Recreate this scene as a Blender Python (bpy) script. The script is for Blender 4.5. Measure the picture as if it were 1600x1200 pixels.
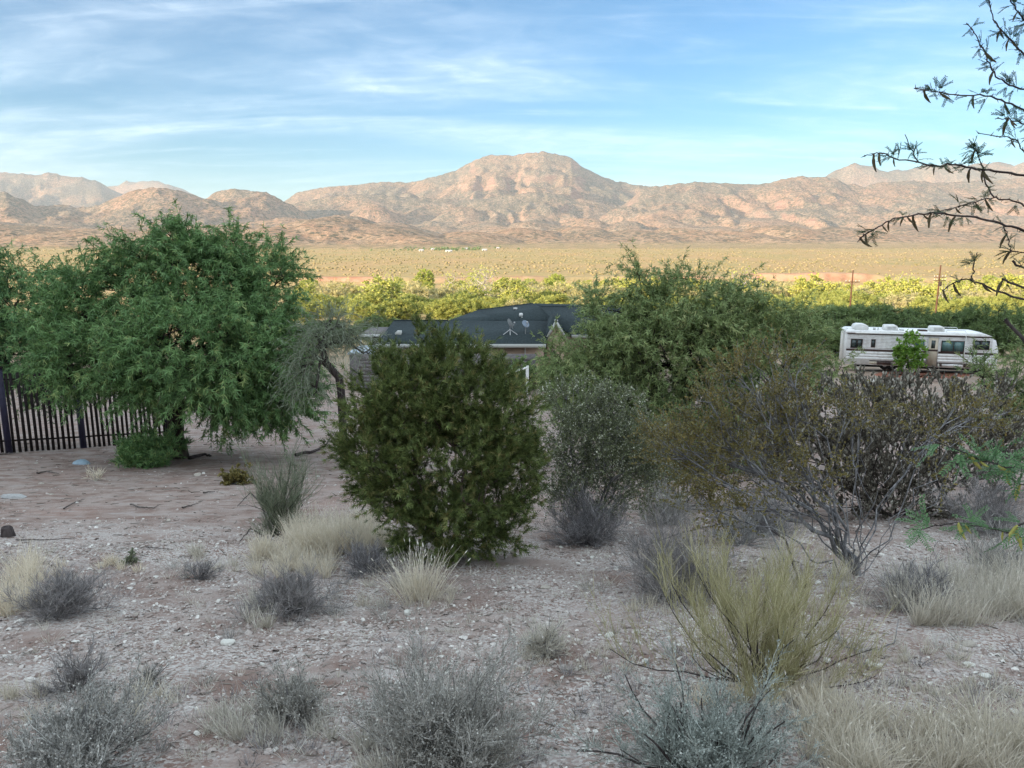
import bpy, math, random
import numpy as np
from mathutils import Vector, Matrix

for _o in list(bpy.data.objects):
    bpy.data.objects.remove(_o)
scene = bpy.context.scene
COL = scene.collection
R = math.radians

# ------------------------------------------------------------------ camera
EYE = 1.65
PITCH = R(11.06)
FPX = 1202.0                      # focal length in pixels of a 1600 px wide frame
cam_data = bpy.data.cameras.new('camera')
cam_data.sensor_width = 36.0
cam_data.lens = FPX / 1600.0 * 36.0
cam_data.clip_start = 0.05
cam_data.clip_end = 60000.0
cam = bpy.data.objects.new('camera', cam_data)
cam.location = (0, 0, EYE)
cam.rotation_euler = (R(90) - PITCH, 0, 0)
COL.objects.link(cam)
scene.camera = cam

# ------------------------------------------------------------------ light
SUN_EL, SUN_AZ = R(9.3), R(52.0)      # low sun behind the camera, to the left
world = bpy.data.worlds.new('World')
scene.world = world
world.use_nodes = True
wn, wl = world.node_tree.nodes, world.node_tree.links
wn.clear()
def wnode(t, **kw):
    n = wn.new(t)
    for k, v in kw.items():
        setattr(n, k, v)
    return n
def wmath(op, a, b=None):
    n = wnode('ShaderNodeMath', operation=op)
    for i, x in enumerate((a, b)):
        if x is None:
            continue
        if isinstance(x, (int, float)):
            n.inputs[i].default_value = x
        else:
            wl.new(x, n.inputs[i])
    return n.outputs[0]
sky = wnode('ShaderNodeTexSky', sky_type='NISHITA')
sky.sun_disc = False
sky.sun_elevation = SUN_EL
sky.sun_rotation = math.pi + SUN_AZ
sky.altitude = 900
sky.air_density = 1.0
sky.dust_density = 0.5
sky.ozone_density = 2.0
tc = wnode('ShaderNodeTexCoord')
sep = wnode('ShaderNodeSeparateXYZ'); wl.new(tc.outputs['Generated'], sep.inputs[0])
zz = wmath('ADD', wmath('MAXIMUM', sep.outputs[2], 0.0), 0.16)
comb = wnode('ShaderNodeCombineXYZ')
wl.new(wmath('DIVIDE', sep.outputs[0], zz), comb.inputs[0])
wl.new(wmath('DIVIDE', sep.outputs[1], zz), comb.inputs[1])
def cirrus(rot, sx, sy, scale, detail, rough, lo, hi, dist=0.6):
    m = wnode('ShaderNodeMapping'); wl.new(comb.outputs[0], m.inputs[0])
    m.inputs['Rotation'].default_value = (0, 0, rot); m.inputs['Scale'].default_value = (sx, sy, 1)
    n = wnode('ShaderNodeTexNoise'); wl.new(m.outputs[0], n.inputs['Vector'])
    n.inputs['Scale'].default_value = scale; n.inputs['Detail'].default_value = detail
    n.inputs['Roughness'].default_value = rough; n.inputs['Distortion'].default_value = dist
    r = wnode('ShaderNodeMapRange', interpolation_type='SMOOTHERSTEP'); wl.new(n.outputs[0], r.inputs[0])
    r.inputs[1].default_value = lo; r.inputs[2].default_value = hi
    return r.outputs[0]
c1 = cirrus(R(12), 0.55, 1.5, 0.75, 7, 0.55, 0.38, 0.76)
c2 = cirrus(R(-14), 0.45, 2.4, 1.3, 8, 0.62, 0.44, 0.82, 1.2)
c3 = cirrus(R(20), 1.0, 1.6, 5.0, 6, 0.6, 0.30, 0.75, 0.8)
veil = wmath('MULTIPLY', wmath('ADD', wmath('MULTIPLY', c1, 0.62), wmath('MULTIPLY', c2, 0.45)), wmath('ADD', wmath('MULTIPLY', c3, 0.5), 0.55))
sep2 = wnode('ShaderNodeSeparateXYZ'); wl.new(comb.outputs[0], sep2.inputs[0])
sheet = wnode('ShaderNodeMapRange', interpolation_type='SMOOTHSTEP'); wl.new(sep2.outputs[1], sheet.inputs[0])  # cloud sheet out of frame overhead and behind, added to brighten the shaded slope
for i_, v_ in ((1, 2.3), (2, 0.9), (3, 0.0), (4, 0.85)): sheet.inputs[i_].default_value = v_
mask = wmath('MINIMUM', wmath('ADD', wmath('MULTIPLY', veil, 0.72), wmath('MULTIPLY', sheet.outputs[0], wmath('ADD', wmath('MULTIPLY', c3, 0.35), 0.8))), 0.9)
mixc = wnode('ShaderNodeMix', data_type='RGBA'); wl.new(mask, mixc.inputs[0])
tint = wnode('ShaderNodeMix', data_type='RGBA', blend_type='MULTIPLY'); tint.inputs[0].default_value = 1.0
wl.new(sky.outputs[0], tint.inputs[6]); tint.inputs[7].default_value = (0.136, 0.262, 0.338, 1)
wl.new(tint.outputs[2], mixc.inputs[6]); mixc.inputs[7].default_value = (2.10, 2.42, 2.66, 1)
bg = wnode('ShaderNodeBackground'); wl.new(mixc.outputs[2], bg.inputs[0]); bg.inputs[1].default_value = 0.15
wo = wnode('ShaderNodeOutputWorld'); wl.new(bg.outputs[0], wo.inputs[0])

sun_data = bpy.data.lights.new('sun', 'SUN')
sun_data.energy = 3.35
sun_data.angle = R(0.5)
sun_data.color = (1.0, 0.79, 0.57)
sun = bpy.data.objects.new('sun', sun_data)
to_sun = Vector((-math.sin(SUN_AZ) * math.cos(SUN_EL), -math.cos(SUN_AZ) * math.cos(SUN_EL), math.sin(SUN_EL)))
sun.rotation_euler = to_sun.to_track_quat('Z', 'Y').to_euler()
sun.location = (-60, -60, 90)
COL.objects.link(sun)

vs = scene.view_settings
vs.view_transform = 'Standard'
vs.look = 'None'
vs.exposure = 2.07
vs.gamma = 1.0
vs.use_curve_mapping = False
scene.cycles.max_bounces = 6
scene.cycles.diffuse_bounces = 3
scene.cycles.transmission_bounces = 4
scene.cycles.volume_bounces = 0
scene.cycles.use_denoising = True
scene.cycles.denoising_prefilter = 'NONE'
scene.cycles.caustics_reflective = False
scene.cycles.caustics_refractive = False

# ------------------------------------------------------------------ helpers
rng = np.random.default_rng(11)
random.seed(5)

def dirpx(u, v):
    u = np.asarray(u, float); v = np.asarray(v, float)
    cp, sp = math.cos(PITCH), math.sin(PITCH)
    return (u - 800.0), FPX * cp + (600.0 - v) * sp, -FPX * sp + (600.0 - v) * cp

def P(u, v, Y):
    """world point seen at picture point (u, v) at the distance Y ahead"""
    a, b, c = dirpx(u, v)
    k = Y / b
    return np.stack([a * k, b * k, EYE + c * k], -1)

def hashn(ix, iy, seed):
    h = (ix.astype(np.int64) * 374761393 + iy.astype(np.int64) * 668265263 + seed * 1274126177) & 0xffffffff
    h = ((h ^ (h >> 13)) * 1274126177) & 0xffffffff
    h = (h ^ (h >> 16)) & 0xffff
    return h / 65535.0
def vnoise(x, y, seed=0):
    """gradient noise, about -1..1"""
    x0 = np.floor(x); y0 = np.floor(y)
    fx = x - x0; fy = y - y0
    sx = fx * fx * fx * (fx * (fx * 6 - 15) + 10); sy = fy * fy * fy * (fy * (fy * 6 - 15) + 10)
    def g(ix, iy, dx, dy):
        a = hashn(ix, iy, seed) * 2 * math.pi
        return np.cos(a) * dx + np.sin(a) * dy
    n00 = g(x0, y0, fx, fy); n10 = g(x0 + 1, y0, fx - 1, fy)
    n01 = g(x0, y0 + 1, fx, fy - 1); n11 = g(x0 + 1, y0 + 1, fx - 1, fy - 1)
    return 1.5 * ((n00 * (1 - sx) + n10 * sx) * (1 - sy) + (n01 * (1 - sx) + n11 * sx) * sy)
def fbm(x, y, seed=0, octv=4, gain=0.5):
    s = 0; a = 1.0; t = 0
    for i in range(octv):
        s = s + a * vnoise(x * 2 ** i + 17.3 * i, y * 2 ** i - 9.1 * i, seed + i); t += a; a *= gain
    return s / t
def ridged(x, y, seed=0, octv=3, gain=0.5):
    s = 0; a = 1.0; t = 0
    for i in range(octv):
        s = s + a * (1 - np.abs(vnoise(x * 2 ** i + 5.3 * i, y * 2 ** i - 3.1 * i, seed + i))); t += a; a *= gain
    return s / t
def sstep(a, b, x):
    t = np.clip((x - a) / (b - a), 0, 1)
    return t * t * (3 - 2 * t)

def nrm(a):
    return a / np.maximum(np.linalg.norm(a, axis=-1, keepdims=True), 1e-9)

def mesh_np(name, verts, faces, smooth=False, tint=None, mats=None, midx=None):
    """faces: a list of (n,k) integer arrays"""
    me = bpy.data.meshes.new(name)
    verts = np.ascontiguousarray(verts, np.float32)
    fl = [np.asarray(f) for f in faces if len(f)]
    nl = sum(f.size for f in fl); nf = sum(len(f) for f in fl)
    me.vertices.add(len(verts)); me.vertices.foreach_set('co', verts.ravel())
    me.loops.add(nl); me.polygons.add(nf)
    me.loops.foreach_set('vertex_index', np.concatenate([f.ravel() for f in fl]).astype(np.int32))
    tot = np.concatenate([np.full(len(f), f.shape[1], np.int32) for f in fl])
    st = np.concatenate([[0], np.cumsum(tot)[:-1]]).astype(np.int32)
    me.polygons.foreach_set('loop_start', st)
    me.polygons.foreach_set('loop_total', tot)
    if smooth:
        me.polygons.foreach_set('use_smooth', np.ones(nf, bool))
    if midx is not None:
        me.polygons.foreach_set('material_index', np.asarray(midx, np.int32))
    if tint is not None:
        at = me.attributes.new('tint', 'FLOAT', 'POINT')
        at.data.foreach_set('value', np.asarray(tint, np.float32))
    for m in (mats or []):
        me.materials.append(m)
    me.update(calc_edges=True)
    return me

def link(name, me, parent=None, loc=None, kind=None, label=None, cat=None, group=None):
    o = bpy.data.objects.new(name, me)
    COL.objects.link(o)
    if parent is not None:
        o.parent = parent
    if loc is not None:
        o.location = loc
    return tag(o, kind, label, cat, group)
def tag(o, kind=None, label=None, cat=None, group=None):
    if kind: o['kind'] = kind
    if label: o['label'] = label
    if cat: o['category'] = cat
    if group: o['group'] = group
    return o
def empty(name, loc, label, cat, group=None, rz=0.0):
    o = bpy.data.objects.new(name, None)
    o.empty_display_size = 0.2
    o.location = loc
    o.rotation_euler = (0, 0, rz)
    COL.objects.link(o)
    return tag(o, None, label, cat, group)
def copy_tree(o, parent=None):
    c = o.copy(); COL.objects.link(c)
    if parent is not None:
        c.parent = parent
    for ch in list(o.children):
        copy_tree(ch, c)
    return c

# ------------------------------------------------------------------ materials
class NT:
    def __init__(s, name, rough=0.9, spec=0.2):
        s.m = bpy.data.materials.new(name); s.m.use_nodes = True
        s.n = s.m.node_tree.nodes; s.l = s.m.node_tree.links
        s.b = s.n['Principled BSDF']; s.out = s.n['Material Output']
        s.b.inputs['Roughness'].default_value = rough
        s.b.inputs['Specular IOR Level'].default_value = spec
    def node(s, t, ins=None, **kw):
        n = s.n.new(t)
        for k, v in kw.items(): setattr(n, k, v)
        for k, v in (ins or {}).items(): s.put(n.inputs[k], v)
        return n
    def put(s, sock, v):
        if isinstance(v, bpy.types.NodeSocket): s.l.new(v, sock)
        else:
            if sock.type == 'RGBA' and len(v) == 3: v = (*v, 1)
            sock.default_value = v
    def coord(s, scale=(1, 1, 1), rot=(0, 0, 0), kind='Object'):
        t = s.node('ShaderNodeTexCoord')
        return s.node('ShaderNodeMapping', {'Vector': t.outputs[kind], 'Scale': scale, 'Rotation': rot}).outputs[0]
    def noise(s, vec, scale, detail=4, rough=0.55, dist=0.0):
        return s.node('ShaderNodeTexNoise', {'Vector': vec, 'Scale': scale, 'Detail': detail, 'Roughness': rough, 'Distortion': dist}).outputs[0]
    def ramp(s, f, lo, hi, a=0.0, b=1.0, soft=True):
        n = s.node('ShaderNodeMapRange', {0: f, 1: lo, 2: hi, 3: a, 4: b}, interpolation_type='SMOOTHSTEP' if soft else 'LINEAR')
        return n.outputs[0]
    def mix(s, f, a, b, mode='MIX'):
        n = s.node('ShaderNodeMix', data_type='RGBA', blend_type=mode)
        s.put(n.inputs[0], f); s.put(n.inputs[6], a); s.put(n.inputs[7], b)
        return n.outputs[2]
    def math(s, op, a, b=0.0):
        return s.node('ShaderNodeMath', {0: a, 1: b}, operation=op).outputs[0]
    def bump(s, h, strength=0.5, dist=0.02):
        n = s.node('ShaderNodeBump', {'Height': h, 'Strength': strength, 'Distance': dist})
        s.l.new(n.outputs[0], s.b.inputs['Normal'])
    def color(s, c): s.put(s.b.inputs['Base Color'], c)

def leaf_mat(name, a, b, c=None, trans=0.3, rough=0.6, spec=0.25, c0=0.86):
    """leaf colour varies from leaf to leaf with the mesh's own 'tint' attribute and from plant to plant a little"""
    s = NT(name, rough, spec)
    t = s.node('ShaderNodeAttribute', attribute_name='tint').outputs['Fac']
    col = s.mix(s.ramp(t, 0.0, 0.8, soft=False), a, b)
    if c is not None:
        col = s.mix(s.ramp(t, c0, c0 + 0.08), col, c)
    oi = s.node('ShaderNodeObjectInfo').outputs['Random']
    col = s.mix(s.ramp(oi, 0, 1, 0.0, 0.25, False), col, (b[0] * 1.15, b[1] * 1.02, b[2] * 0.8))
    s.color(col)
    tr = s.node('ShaderNodeBsdfTranslucent', {'Color': col})
    mx = s.node('ShaderNodeMixShader', {0: trans, 1: s.b.outputs[0], 2: tr.outputs[0]})
    s.l.new(mx.outputs[0], s.out.inputs['Surface'])
    return s.m
def bark_mat(name, a, b, scale=30.0, stretch=4.0, bump=0.6):
    s = NT(name, 0.95, 0.1)
    v = s.coord((1, 1, 1 / stretch))
    n = s.noise(v, scale, 5, 0.65)
    n2 = s.noise(v, scale * 0.13, 3)
    s.color(s.mix(s.ramp(s.math('ADD', s.math('MULTIPLY', n, 0.7), s.math('MULTIPLY', n2, 0.3)), 0.35, 0.65), a, b))
    s.bump(n, bump, 0.01)
    return s.m
def plain_mat(name, c, rough=0.6, spec=0.3, var=0.12, scale=6.0, metal=0.0, bump=0.0, dirt=None, dscale=2.0):
    s = NT(name, rough, spec)
    v = s.coord()
    n = s.noise(v, scale, 5, 0.6)
    dk = tuple(x * (1 - var) for x in c); lt = tuple(min(1, x * (1 + var)) for x in c)
    col = s.mix(s.ramp(n, 0.3, 0.7), dk, lt)
    if dirt is not None:
        col = s.mix(s.ramp(s.noise(v, dscale, 6, 0.7), 0.48, 0.72, 0, 0.6), col, dirt)
    s.color(col)
    s.b.inputs['Metallic'].default_value = metal
    if bump: s.bump(n, bump, 0.01)
    return s.m
# ------------------------------------------------------------------ the lie of the land
GY = np.array([-400, -300, -200, -150, -130, -100, -60, -20, -5, 0, 3, 7, 12, 18, 25, 36, 45, 52, 57, 72, 100, 150, 220, 300, 350, 450, 512, 548, 2600, 20000.])
GZ = np.array([  20,   36,   54,   59,   57,   44, 21,   4.3, 1.05, 0, -.62, -1.5, -2.6, -3.75, -4.9, -6.3, -7.3, -7.55, -8.2, -9.6, -12.2, -16, -21, -26.5, -29, -32, -33.2, -28, -37, -44.])
def G(x, y):
    x = np.asarray(x, float); y = np.asarray(y, float)
    r = np.hypot(x, y)
    z = np.interp(y, GY, GZ)
    # the hill behind the camera falls away slowly to both sides, the valley floor is flat
    z = np.where(y < -20, z * np.clip(1.08 - np.abs(x + 150) / 2200.0, 0.2, 1), z)
    a = np.clip(r / 40.0, 0.06, 1.0)
    z = z + 0.45 * a * fbm(x / 23.0 + 3.1, y / 23.0, 5, 3) * np.where(r > 600, 0.4, 1)
    near = np.exp(-(r / 26.0) ** 2)
    z = z + near * (0.075 * fbm(x / 1.7, y / 1.7, 9, 4) + 0.012 * fbm(x / 0.16, y / 0.16, 13, 3))
    # little bank where the bare yard meets the gravel slope
    z = z + 0.10 * np.exp(-((y - 7.6 - 0.25 * x * 0.2) / 0.5) ** 2) * sstep(0.5, -1.5, x)
    z = np.where(y > 500, z - 1.2 * fbm(x / 420.0, y / 420.0, 21, 3), z)
    return z
GRID_Y = np.geomspace(1.5, 4000, 420)
def ground_at(u, v):
    """where the sight line through picture point (u, v) meets the ground"""
    q = P(u, v, GRID_Y)
    below = q[:, 2] <= G(q[:, 0], q[:, 1])
    i = int(np.argmax(below)) if below.any() else len(GRID_Y) - 1
    for _ in range(3):
        ys = np.linspace(GRID_Y[max(i - 1, 0)], GRID_Y[i], 12) if _ == 0 else np.linspace(ys[max(j - 1, 0)], ys[j], 12)
        q = P(u, v, ys); hit = q[:, 2] <= G(q[:, 0], q[:, 1])
        j = int(np.argmax(hit)) if hit.any() else 11
    return np.array([q[j, 0], q[j, 1], float(G(q[j, 0], q[j, 1]))])
def mpp(Y, v=500):
    """metres per picture pixel at distance Y"""
    return float(P(801, v, Y)[0] - P(800, v, Y)[0])

def grid_faces(nr, nc, wrap=False):
    i = np.arange(nr - 1)[:, None]; j = np.arange(nc if wrap else nc - 1)[None, :]
    j2 = (j + 1) % nc
    return np.stack([i * nc + j, i * nc + j2, (i + 1) * nc + j2, (i + 1) * nc + j], -1).reshape(-1, 4)

def build_ground():
    th = np.concatenate([np.linspace(R(-44), R(44), 330), np.linspace(R(44), R(316), 92)[1:-1]])
    rr = np.concatenate([[0.02, 0.3], np.geomspace(0.8, 700, 235), np.geomspace(700, 16000, 46)[1:]])
    T, RR = np.meshgrid(th, rr)
    x = RR * np.sin(T); y = RR * np.cos(T)
    z = G(x, y)
    v = np.stack([x, y, z], -1).reshape(-1, 3)
    f = grid_faces(len(rr), len(th), True)[:, ::-1]
    s = NT('desert_ground', 0.95, 0.08)
    c = s.coord()
    sp = s.node('ShaderNodeSeparateXYZ', {0: c})
    big = s.noise(c, 0.55, 5, 0.6)
    mid = s.noise(c, 2.3, 5, 0.62)
    fine = s.noise(c, 38.0, 4, 0.65)
    grit = s.node('ShaderNodeTexVoronoi', {'Vector': c, 'Scale': 62.0, 'Randomness': 1.0})
    gcol = s.node('ShaderNodeSeparateColor', {0: grit.outputs['Color']}).outputs[0]
    dirt = s.mix(s.ramp(mid, 0.35, 0.66), (0.225, 0.155, 0.130), (0.355, 0.29, 0.262))
    dirt = s.mix(s.ramp(big, 0.52, 0.68, 0, 0.45), dirt, (0.31, 0.195, 0.16))
    pale = s.noise(s.coord((1, 2.6, 1)), 1.9, 6, 0.72)
    dirt = s.mix(s.ramp(pale, 0.50, 0.66, 0, 0.75), dirt, (0.40, 0.36, 0.34))
    dirt = s.mix(s.ramp(fine, 0.55, 0.75, 0, 0.6), dirt, (0.19, 0.15, 0.13))
    chips = s.mix(gcol, (0.26, 0.205, 0.185), (0.56, 0.525, 0.50))
    chipmask = s.math('MULTIPLY', s.ramp(gcol, 0.35, 0.5), s.ramp(s.noise(c, 1.1, 5, 0.6), 0.38, 0.56))
    ycut = s.ramp(sp.outputs[1], 8.0, 10.0, 1.0, 0.12)
    near = s.mix(s.math('MULTIPLY', chipmask, ycut), dirt, chips)
    # farther off: tan soil with olive scrub cover between the bushes
    scr = s.noise(c, 0.11, 6, 0.72)
    scr2 = s.noise(s.coord((1, 0.35, 1)), 0.012, 5, 0.6)
    far = s.mix(s.ramp(scr, 0.40, 0.60), (0.50, 0.345, 0.165), (0.29, 0.245, 0.10))
    far = s.mix(s.ramp(scr2, 0.42, 0.62, 0, 0.6), far, (0.48, 0.30, 0.15))
    col = s.mix(s.ramp(sp.outputs[1], 26.0, 120.0), near, far)
    s.color(col)
    farh = s.math('MULTIPLY', s.math('MULTIPLY', scr, s.ramp(sp.outputs[1], 120.0, 400.0)), 70.0)
    h = s.math('ADD', farh, s.math('ADD', s.math('MULTIPLY', fine, 0.6), s.math('MULTIPLY', grit.outputs['Distance'], 1.2)))
    s.bump(h, 0.7, 0.012)
    me = mesh_np('ground', v, [f], True, mats=[s.m])
    return link('ground', me, kind='structure')
GROUND = build_ground()

# ------------------------------------------------------------------ mountains
def skyz(us, vs_, Y):
    """heights whose picture outline is the given polyline when standing at distance Y"""
    us = np.array(us, float); vs_ = np.array(vs_, float)
    def f(u):
        v = np.interp(u, us, vs_)
        a, b, c = dirpx(u, v)
        return EYE + Y * c / b
    return f
# outline, distance, front width, back width, shape exponent, spur size, crest roughness
LAYERS = [
    # far left mesas
    ([-500, -200, -60, 0, 40, 62, 85, 110, 142, 165, 178, 205, 235, 300, 420, 3000], [262, 268, 258, 264, 267, 271, 268, 269, 275, 281, 292, 302, 318, 345, 390, 400], 9800, 2200, 1200, 0.75, 520, 5),
    ([-400, 60, 120, 165, 200, 235, 262, 285, 310, 350, 420, 3000], [400, 380, 320, 286, 281, 279, 283, 292, 300, 322, 390, 400], 12500, 1800, 1500, 1.0, 600, 4),
    # far right blue peaks
    ([-500, 1080, 1220, 1280, 1300, 1325, 1350, 1380, 1410, 1450, 1500, 1560, 1600, 1750, 2100, 3000], [400, 390, 310, 274, 262, 252, 256, 264, 262, 248, 253, 250, 245, 240, 258, 262], 9300, 1900, 1200, 1.0, 500, 6),
    # the main mountain and its long shoulders
    ([-500, 300, 420, 468, 490, 520, 560, 600, 640, 660, 690, 715, 735, 755, 775, 800, 825, 850, 875, 892, 905, 930, 960, 990, 1020, 1060, 1120, 1250, 3000],
     [395, 380, 330, 299, 294, 290, 288, 283, 284, 280, 272, 265, 252, 243, 240, 242, 238, 237, 242, 245, 257, 270, 280, 287, 291, 292, 320, 390, 400], 7600, 2700, 1400, 0.95, 430, 7),
    # red mesa to the right
    ([-500, 960, 1000, 1020, 1050, 1090, 1130, 1170, 1200, 1224, 1240, 1275, 1300, 1318, 1345, 1370, 1420, 1470, 1500, 1600, 1760, 3000],
     [400, 330, 296, 290, 285, 281, 283, 286, 284, 275, 273, 275, 278, 285, 290, 283, 280, 282, 280, 276, 284, 300], 6300, 1900, 1000, 0.8, 330, 4),
    # middle foothill ridge, left of the main mountain
    ([-500, 360, 430, 470, 530, 600, 660, 720, 780, 840, 900, 960, 1020, 1100, 3000],
     [400, 380, 335, 312, 303, 301, 305, 312, 304, 298, 306, 318, 330, 380, 400], 6000, 1500, 700, 1.0, 320, 8),
    # left foothills
    ([-500, -200, -60, 0, 15, 35, 60, 90, 130, 160, 200, 225, 250, 275, 310, 350, 390, 430, 470, 3000],
     [330, 320, 315, 300, 296, 305, 319, 316, 322, 317, 300, 293, 289, 294, 301, 312, 328, 350, 395, 400], 4700, 1400, 420, 1.0, 260, 6),
    ([-500, 250, 310, 335, 352, 372, 398, 420, 440, 465, 500, 560, 3000], [400, 380, 318, 300, 294, 292, 293, 298, 309, 322, 350, 395, 400], 5200, 1300, 380, 1.0, 260, 5),
]
# single rounded foothills: top u, v, distance, half width across, half depth
HILLS = [(40, 350, 2500, 330, 420), (180, 355, 2300, 260, 380), (320, 350, 2450, 280, 400), (430, 352, 2350, 200, 360), (525, 337, 2650, 270, 470), (600, 349, 2550, 200, 420), (655, 366, 2250, 150, 300), (560, 384, 1960, 200, 110),
         (740, 360, 2700, 180, 360), (820, 355, 2900, 190, 360), (905, 352, 3000, 170, 360), (985, 358, 2900, 170, 340), (1060, 355, 3000, 190, 360), (1140, 359, 2900, 180, 340), (1220, 351, 3100, 220, 400), (1310, 353, 3100, 210, 400), (1400, 351, 3200, 220, 420), (1500, 349, 3200, 230, 420), (1590, 351, 3200, 230, 420),
         (100, 364, 3200, 330, 260), (250, 367, 3100, 260, 240), (380, 366, 3000, 280, 240), (470, 371, 3000, 240, 200), (560, 363, 3150, 300, 240), (640, 371, 3050, 210, 170), (720, 373, 3250, 190, 150),
         (830, 369, 3600, 230, 200), (925, 371, 3500, 180, 160), (1000, 367, 3700, 240, 220), (1090, 370, 3600, 200, 180), (1160, 365, 3800, 250, 230), (1300, 363, 3800, 260, 230), (1390, 367, 3700, 220, 200), (1470, 361, 3900, 270, 240), (1590, 360, 3900, 270, 240),
         (70, 348, 3900, 620, 500), (210, 352, 3600, 420, 420), (-60, 342, 3700, 500, 480), (330, 356, 3500, 300, 380),
         (445, 338, 4000, 380, 420), (525, 333, 3900, 300, 420), (600, 346, 3800, 300, 360), (640, 364, 3500, 200, 260),
         (560, 389, 2950, 260, 130), (690, 352, 4500, 260, 420), (760, 345, 4600, 230, 420), (830, 342, 4500, 260, 440), (905, 338, 4600, 200, 420),
         (965, 344, 4500, 220, 400), (1050, 345, 4700, 260, 420), (1120, 352, 4300, 240, 380), (1010, 357, 4000, 170, 260), (1185, 338, 4900, 300, 520),
         (1250, 322, 5300, 330, 560), (1340, 340, 4900, 300, 460), (1450, 330, 5000, 330, 500), (1560, 335, 4800, 330, 460), (1690, 330, 4700, 380, 460),
         (860, 318, 5600, 240, 420), (720, 322, 5500, 260, 420), (590, 318, 5300, 260, 420), (980, 322, 5500, 240, 420), (1100, 322, 5600, 260, 420),
         (885, 300, 6500, 190, 420), (1000, 305, 6300, 230, 420), (640, 300, 6500, 260, 420), (120, 326, 4500, 260, 360), (385, 322, 4600, 260, 300)]
def build_mountains():
    th = np.concatenate([np.linspace(R(-62), R(-36), 40)[:-1], np.linspace(R(-36), R(36), 600), np.linspace(R(36), R(62), 40)[1:]])
    ys = np.concatenate([np.linspace(1650, 7800, 205), np.linspace(7800, 14500, 45)[1:]])
    T, Y = np.meshgrid(np.tan(th), ys)
    X = T * Y
    cp, sp = math.cos(PITCH), math.sin(PITCH)
    U = 800 + T * 1224.8
    base = -40.0
    wx = X + 130 * fbm(X / 700, Y / 700, 31, 3); wy = Y + 150 * fbm(X / 620 + 9, Y / 620, 37, 3)
    Z = np.full_like(X, -60.0)
    for k, (us, vv, D, wf, wb, ex, spur, rough) in enumerate(LAYERS):
        H = skyz(us, vv, D)(U) - base
        Dk = D + 170 * fbm(X / 1500 + k * 7, np.zeros_like(X) + k, 41, 2)
        sgn = wy - Dk
        # keep the crest itself where it was drawn
        rg = ridged(wx / spur + k * 3.7, wy / (spur * 3.2), 51 + k, 3)
        w = np.where(sgn < 0, wf * (0.50 + 0.62 * rg), wb)
        s_ = np.clip(np.abs(sgn) / w, 0, 1)
        S = (1 - s_) ** ex
        S = S * (1 - 0.13 * np.sin(np.pi * S) * (1 + fbm(wx / 260, wy / 260, 61 + k, 3)))
        h = base + H * S + rough * fbm(X / 90, Y / 90, 71 + k, 3) * S
        Z = np.maximum(Z, np.where(H > 8, h, -60))
    for k, (u, v, D, ax, ay) in enumerate(HILLS):
        c = P(u, v, D)
        dx = (wx - c[0]) / ax; dy = (wy - D) / ay
        d = np.sqrt(dx * dx + dy * dy)
        gl = ridged(wx / 170 + k, wy / 260, 91 + k, 3)
        d = d * (1.22 - 0.34 * gl)
        S = np.clip(1 - d * 0.62, 0, 1)
        S = S * S * (3 - 2 * S)
        Z = np.maximum(Z, base + (c[2] - base) * S)
    # the gravel apron that rises gently to the foot of the hills
    apron = -39 + 17 * np.clip((Y - 2400) / 2600, 0, 3) ** 1.15 + 2.5 * fbm(X / 240, Y / 500, 151, 3)
    Z = apron + 9.0 * np.logaddexp(0, (Z - apron) / 9.0)
    lift = np.clip((Z - apron - 6) / 160.0, 0, 1)
    # gullies and ribs running down the slopes
    Z = Z - lift * 17 * (1 - ridged(wx / 150, wy / 420, 121, 3)) * 1.7
    Z = Z + lift * 4 * fbm(X / 60, Y / 60, 131, 3) - lift * 7 * (1 - ridged(wx / 46, wy / 120, 141, 2))
    Z = Z - 14 * (1 - sstep(1650, 1900, Y))
    edge = np.clip((62 - np.degrees(np.abs(np.arctan(T)))) / 6.0, 0, 1)
    Z = -50 + (Z + 50) * edge
    v = np.stack([X, Y, Z], -1).reshape(-1, 3)
    s = NT('mountain_rock_and_scrub', 0.95, 0.05)
    c = s.coord()
    spz = s.node('ShaderNodeSeparateXYZ', {0: c}).outputs[2]
    geo = s.node('ShaderNodeNewGeometry')
    nz = s.node('ShaderNodeSeparateXYZ', {0: geo.outputs['Normal']}).outputs[2]
    n1 = s.noise(c, 0.0021, 5, 0.6); n2 = s.noise(c, 0.011, 5, 0.65); n3 = s.noise(c, 0.085, 4, 0.7)
    soil = s.mix(s.ramp(n1, 0.40, 0.60), (0.365, 0.225, 0.15), (0.34, 0.25, 0.175))
    soil = s.mix(s.ramp(n2, 0.52, 0.70, 0, 0.7), soil, (0.37, 0.285, 0.215))
    soil = s.mix(s.ramp(n2, 0.34, 0.46, 0.55, 0), soil, (0.30, 0.165, 0.12))
    soil = s.mix(s.ramp(spz, -30, 130, 0.65, 0), soil, s.mix(s.ramp(n2, .4, .6), (0.40, 0.245, 0.15), (0.47, 0.32, 0.205)))  # low slopes get a lighter soil colour in place of missing sun
    shrub = s.mix(s.ramp(n1, 0.4, 0.6), (0.088, 0.084, 0.05), (0.08, 0.082, 0.06))
    cover = s.math('ADD', s.ramp(n3, 0.42, 0.54), s.ramp(n1, 0.40, 0.66, -0.15, 0.4))
    n4 = s.noise(c, 0.03, 3, 0.6)
    cover = s.math('MULTIPLY', cover, s.ramp(n4, 0.36, 0.56, 0.35, 1.05))
    cover = s.math('MULTIPLY', cover, s.ramp(spz, -40, 360, 0.6, 1.08))
    vor = s.node('ShaderNodeTexVoronoi', {'Vector': c, 'Scale': 0.040, 'Randomness': 1.0})
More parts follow.
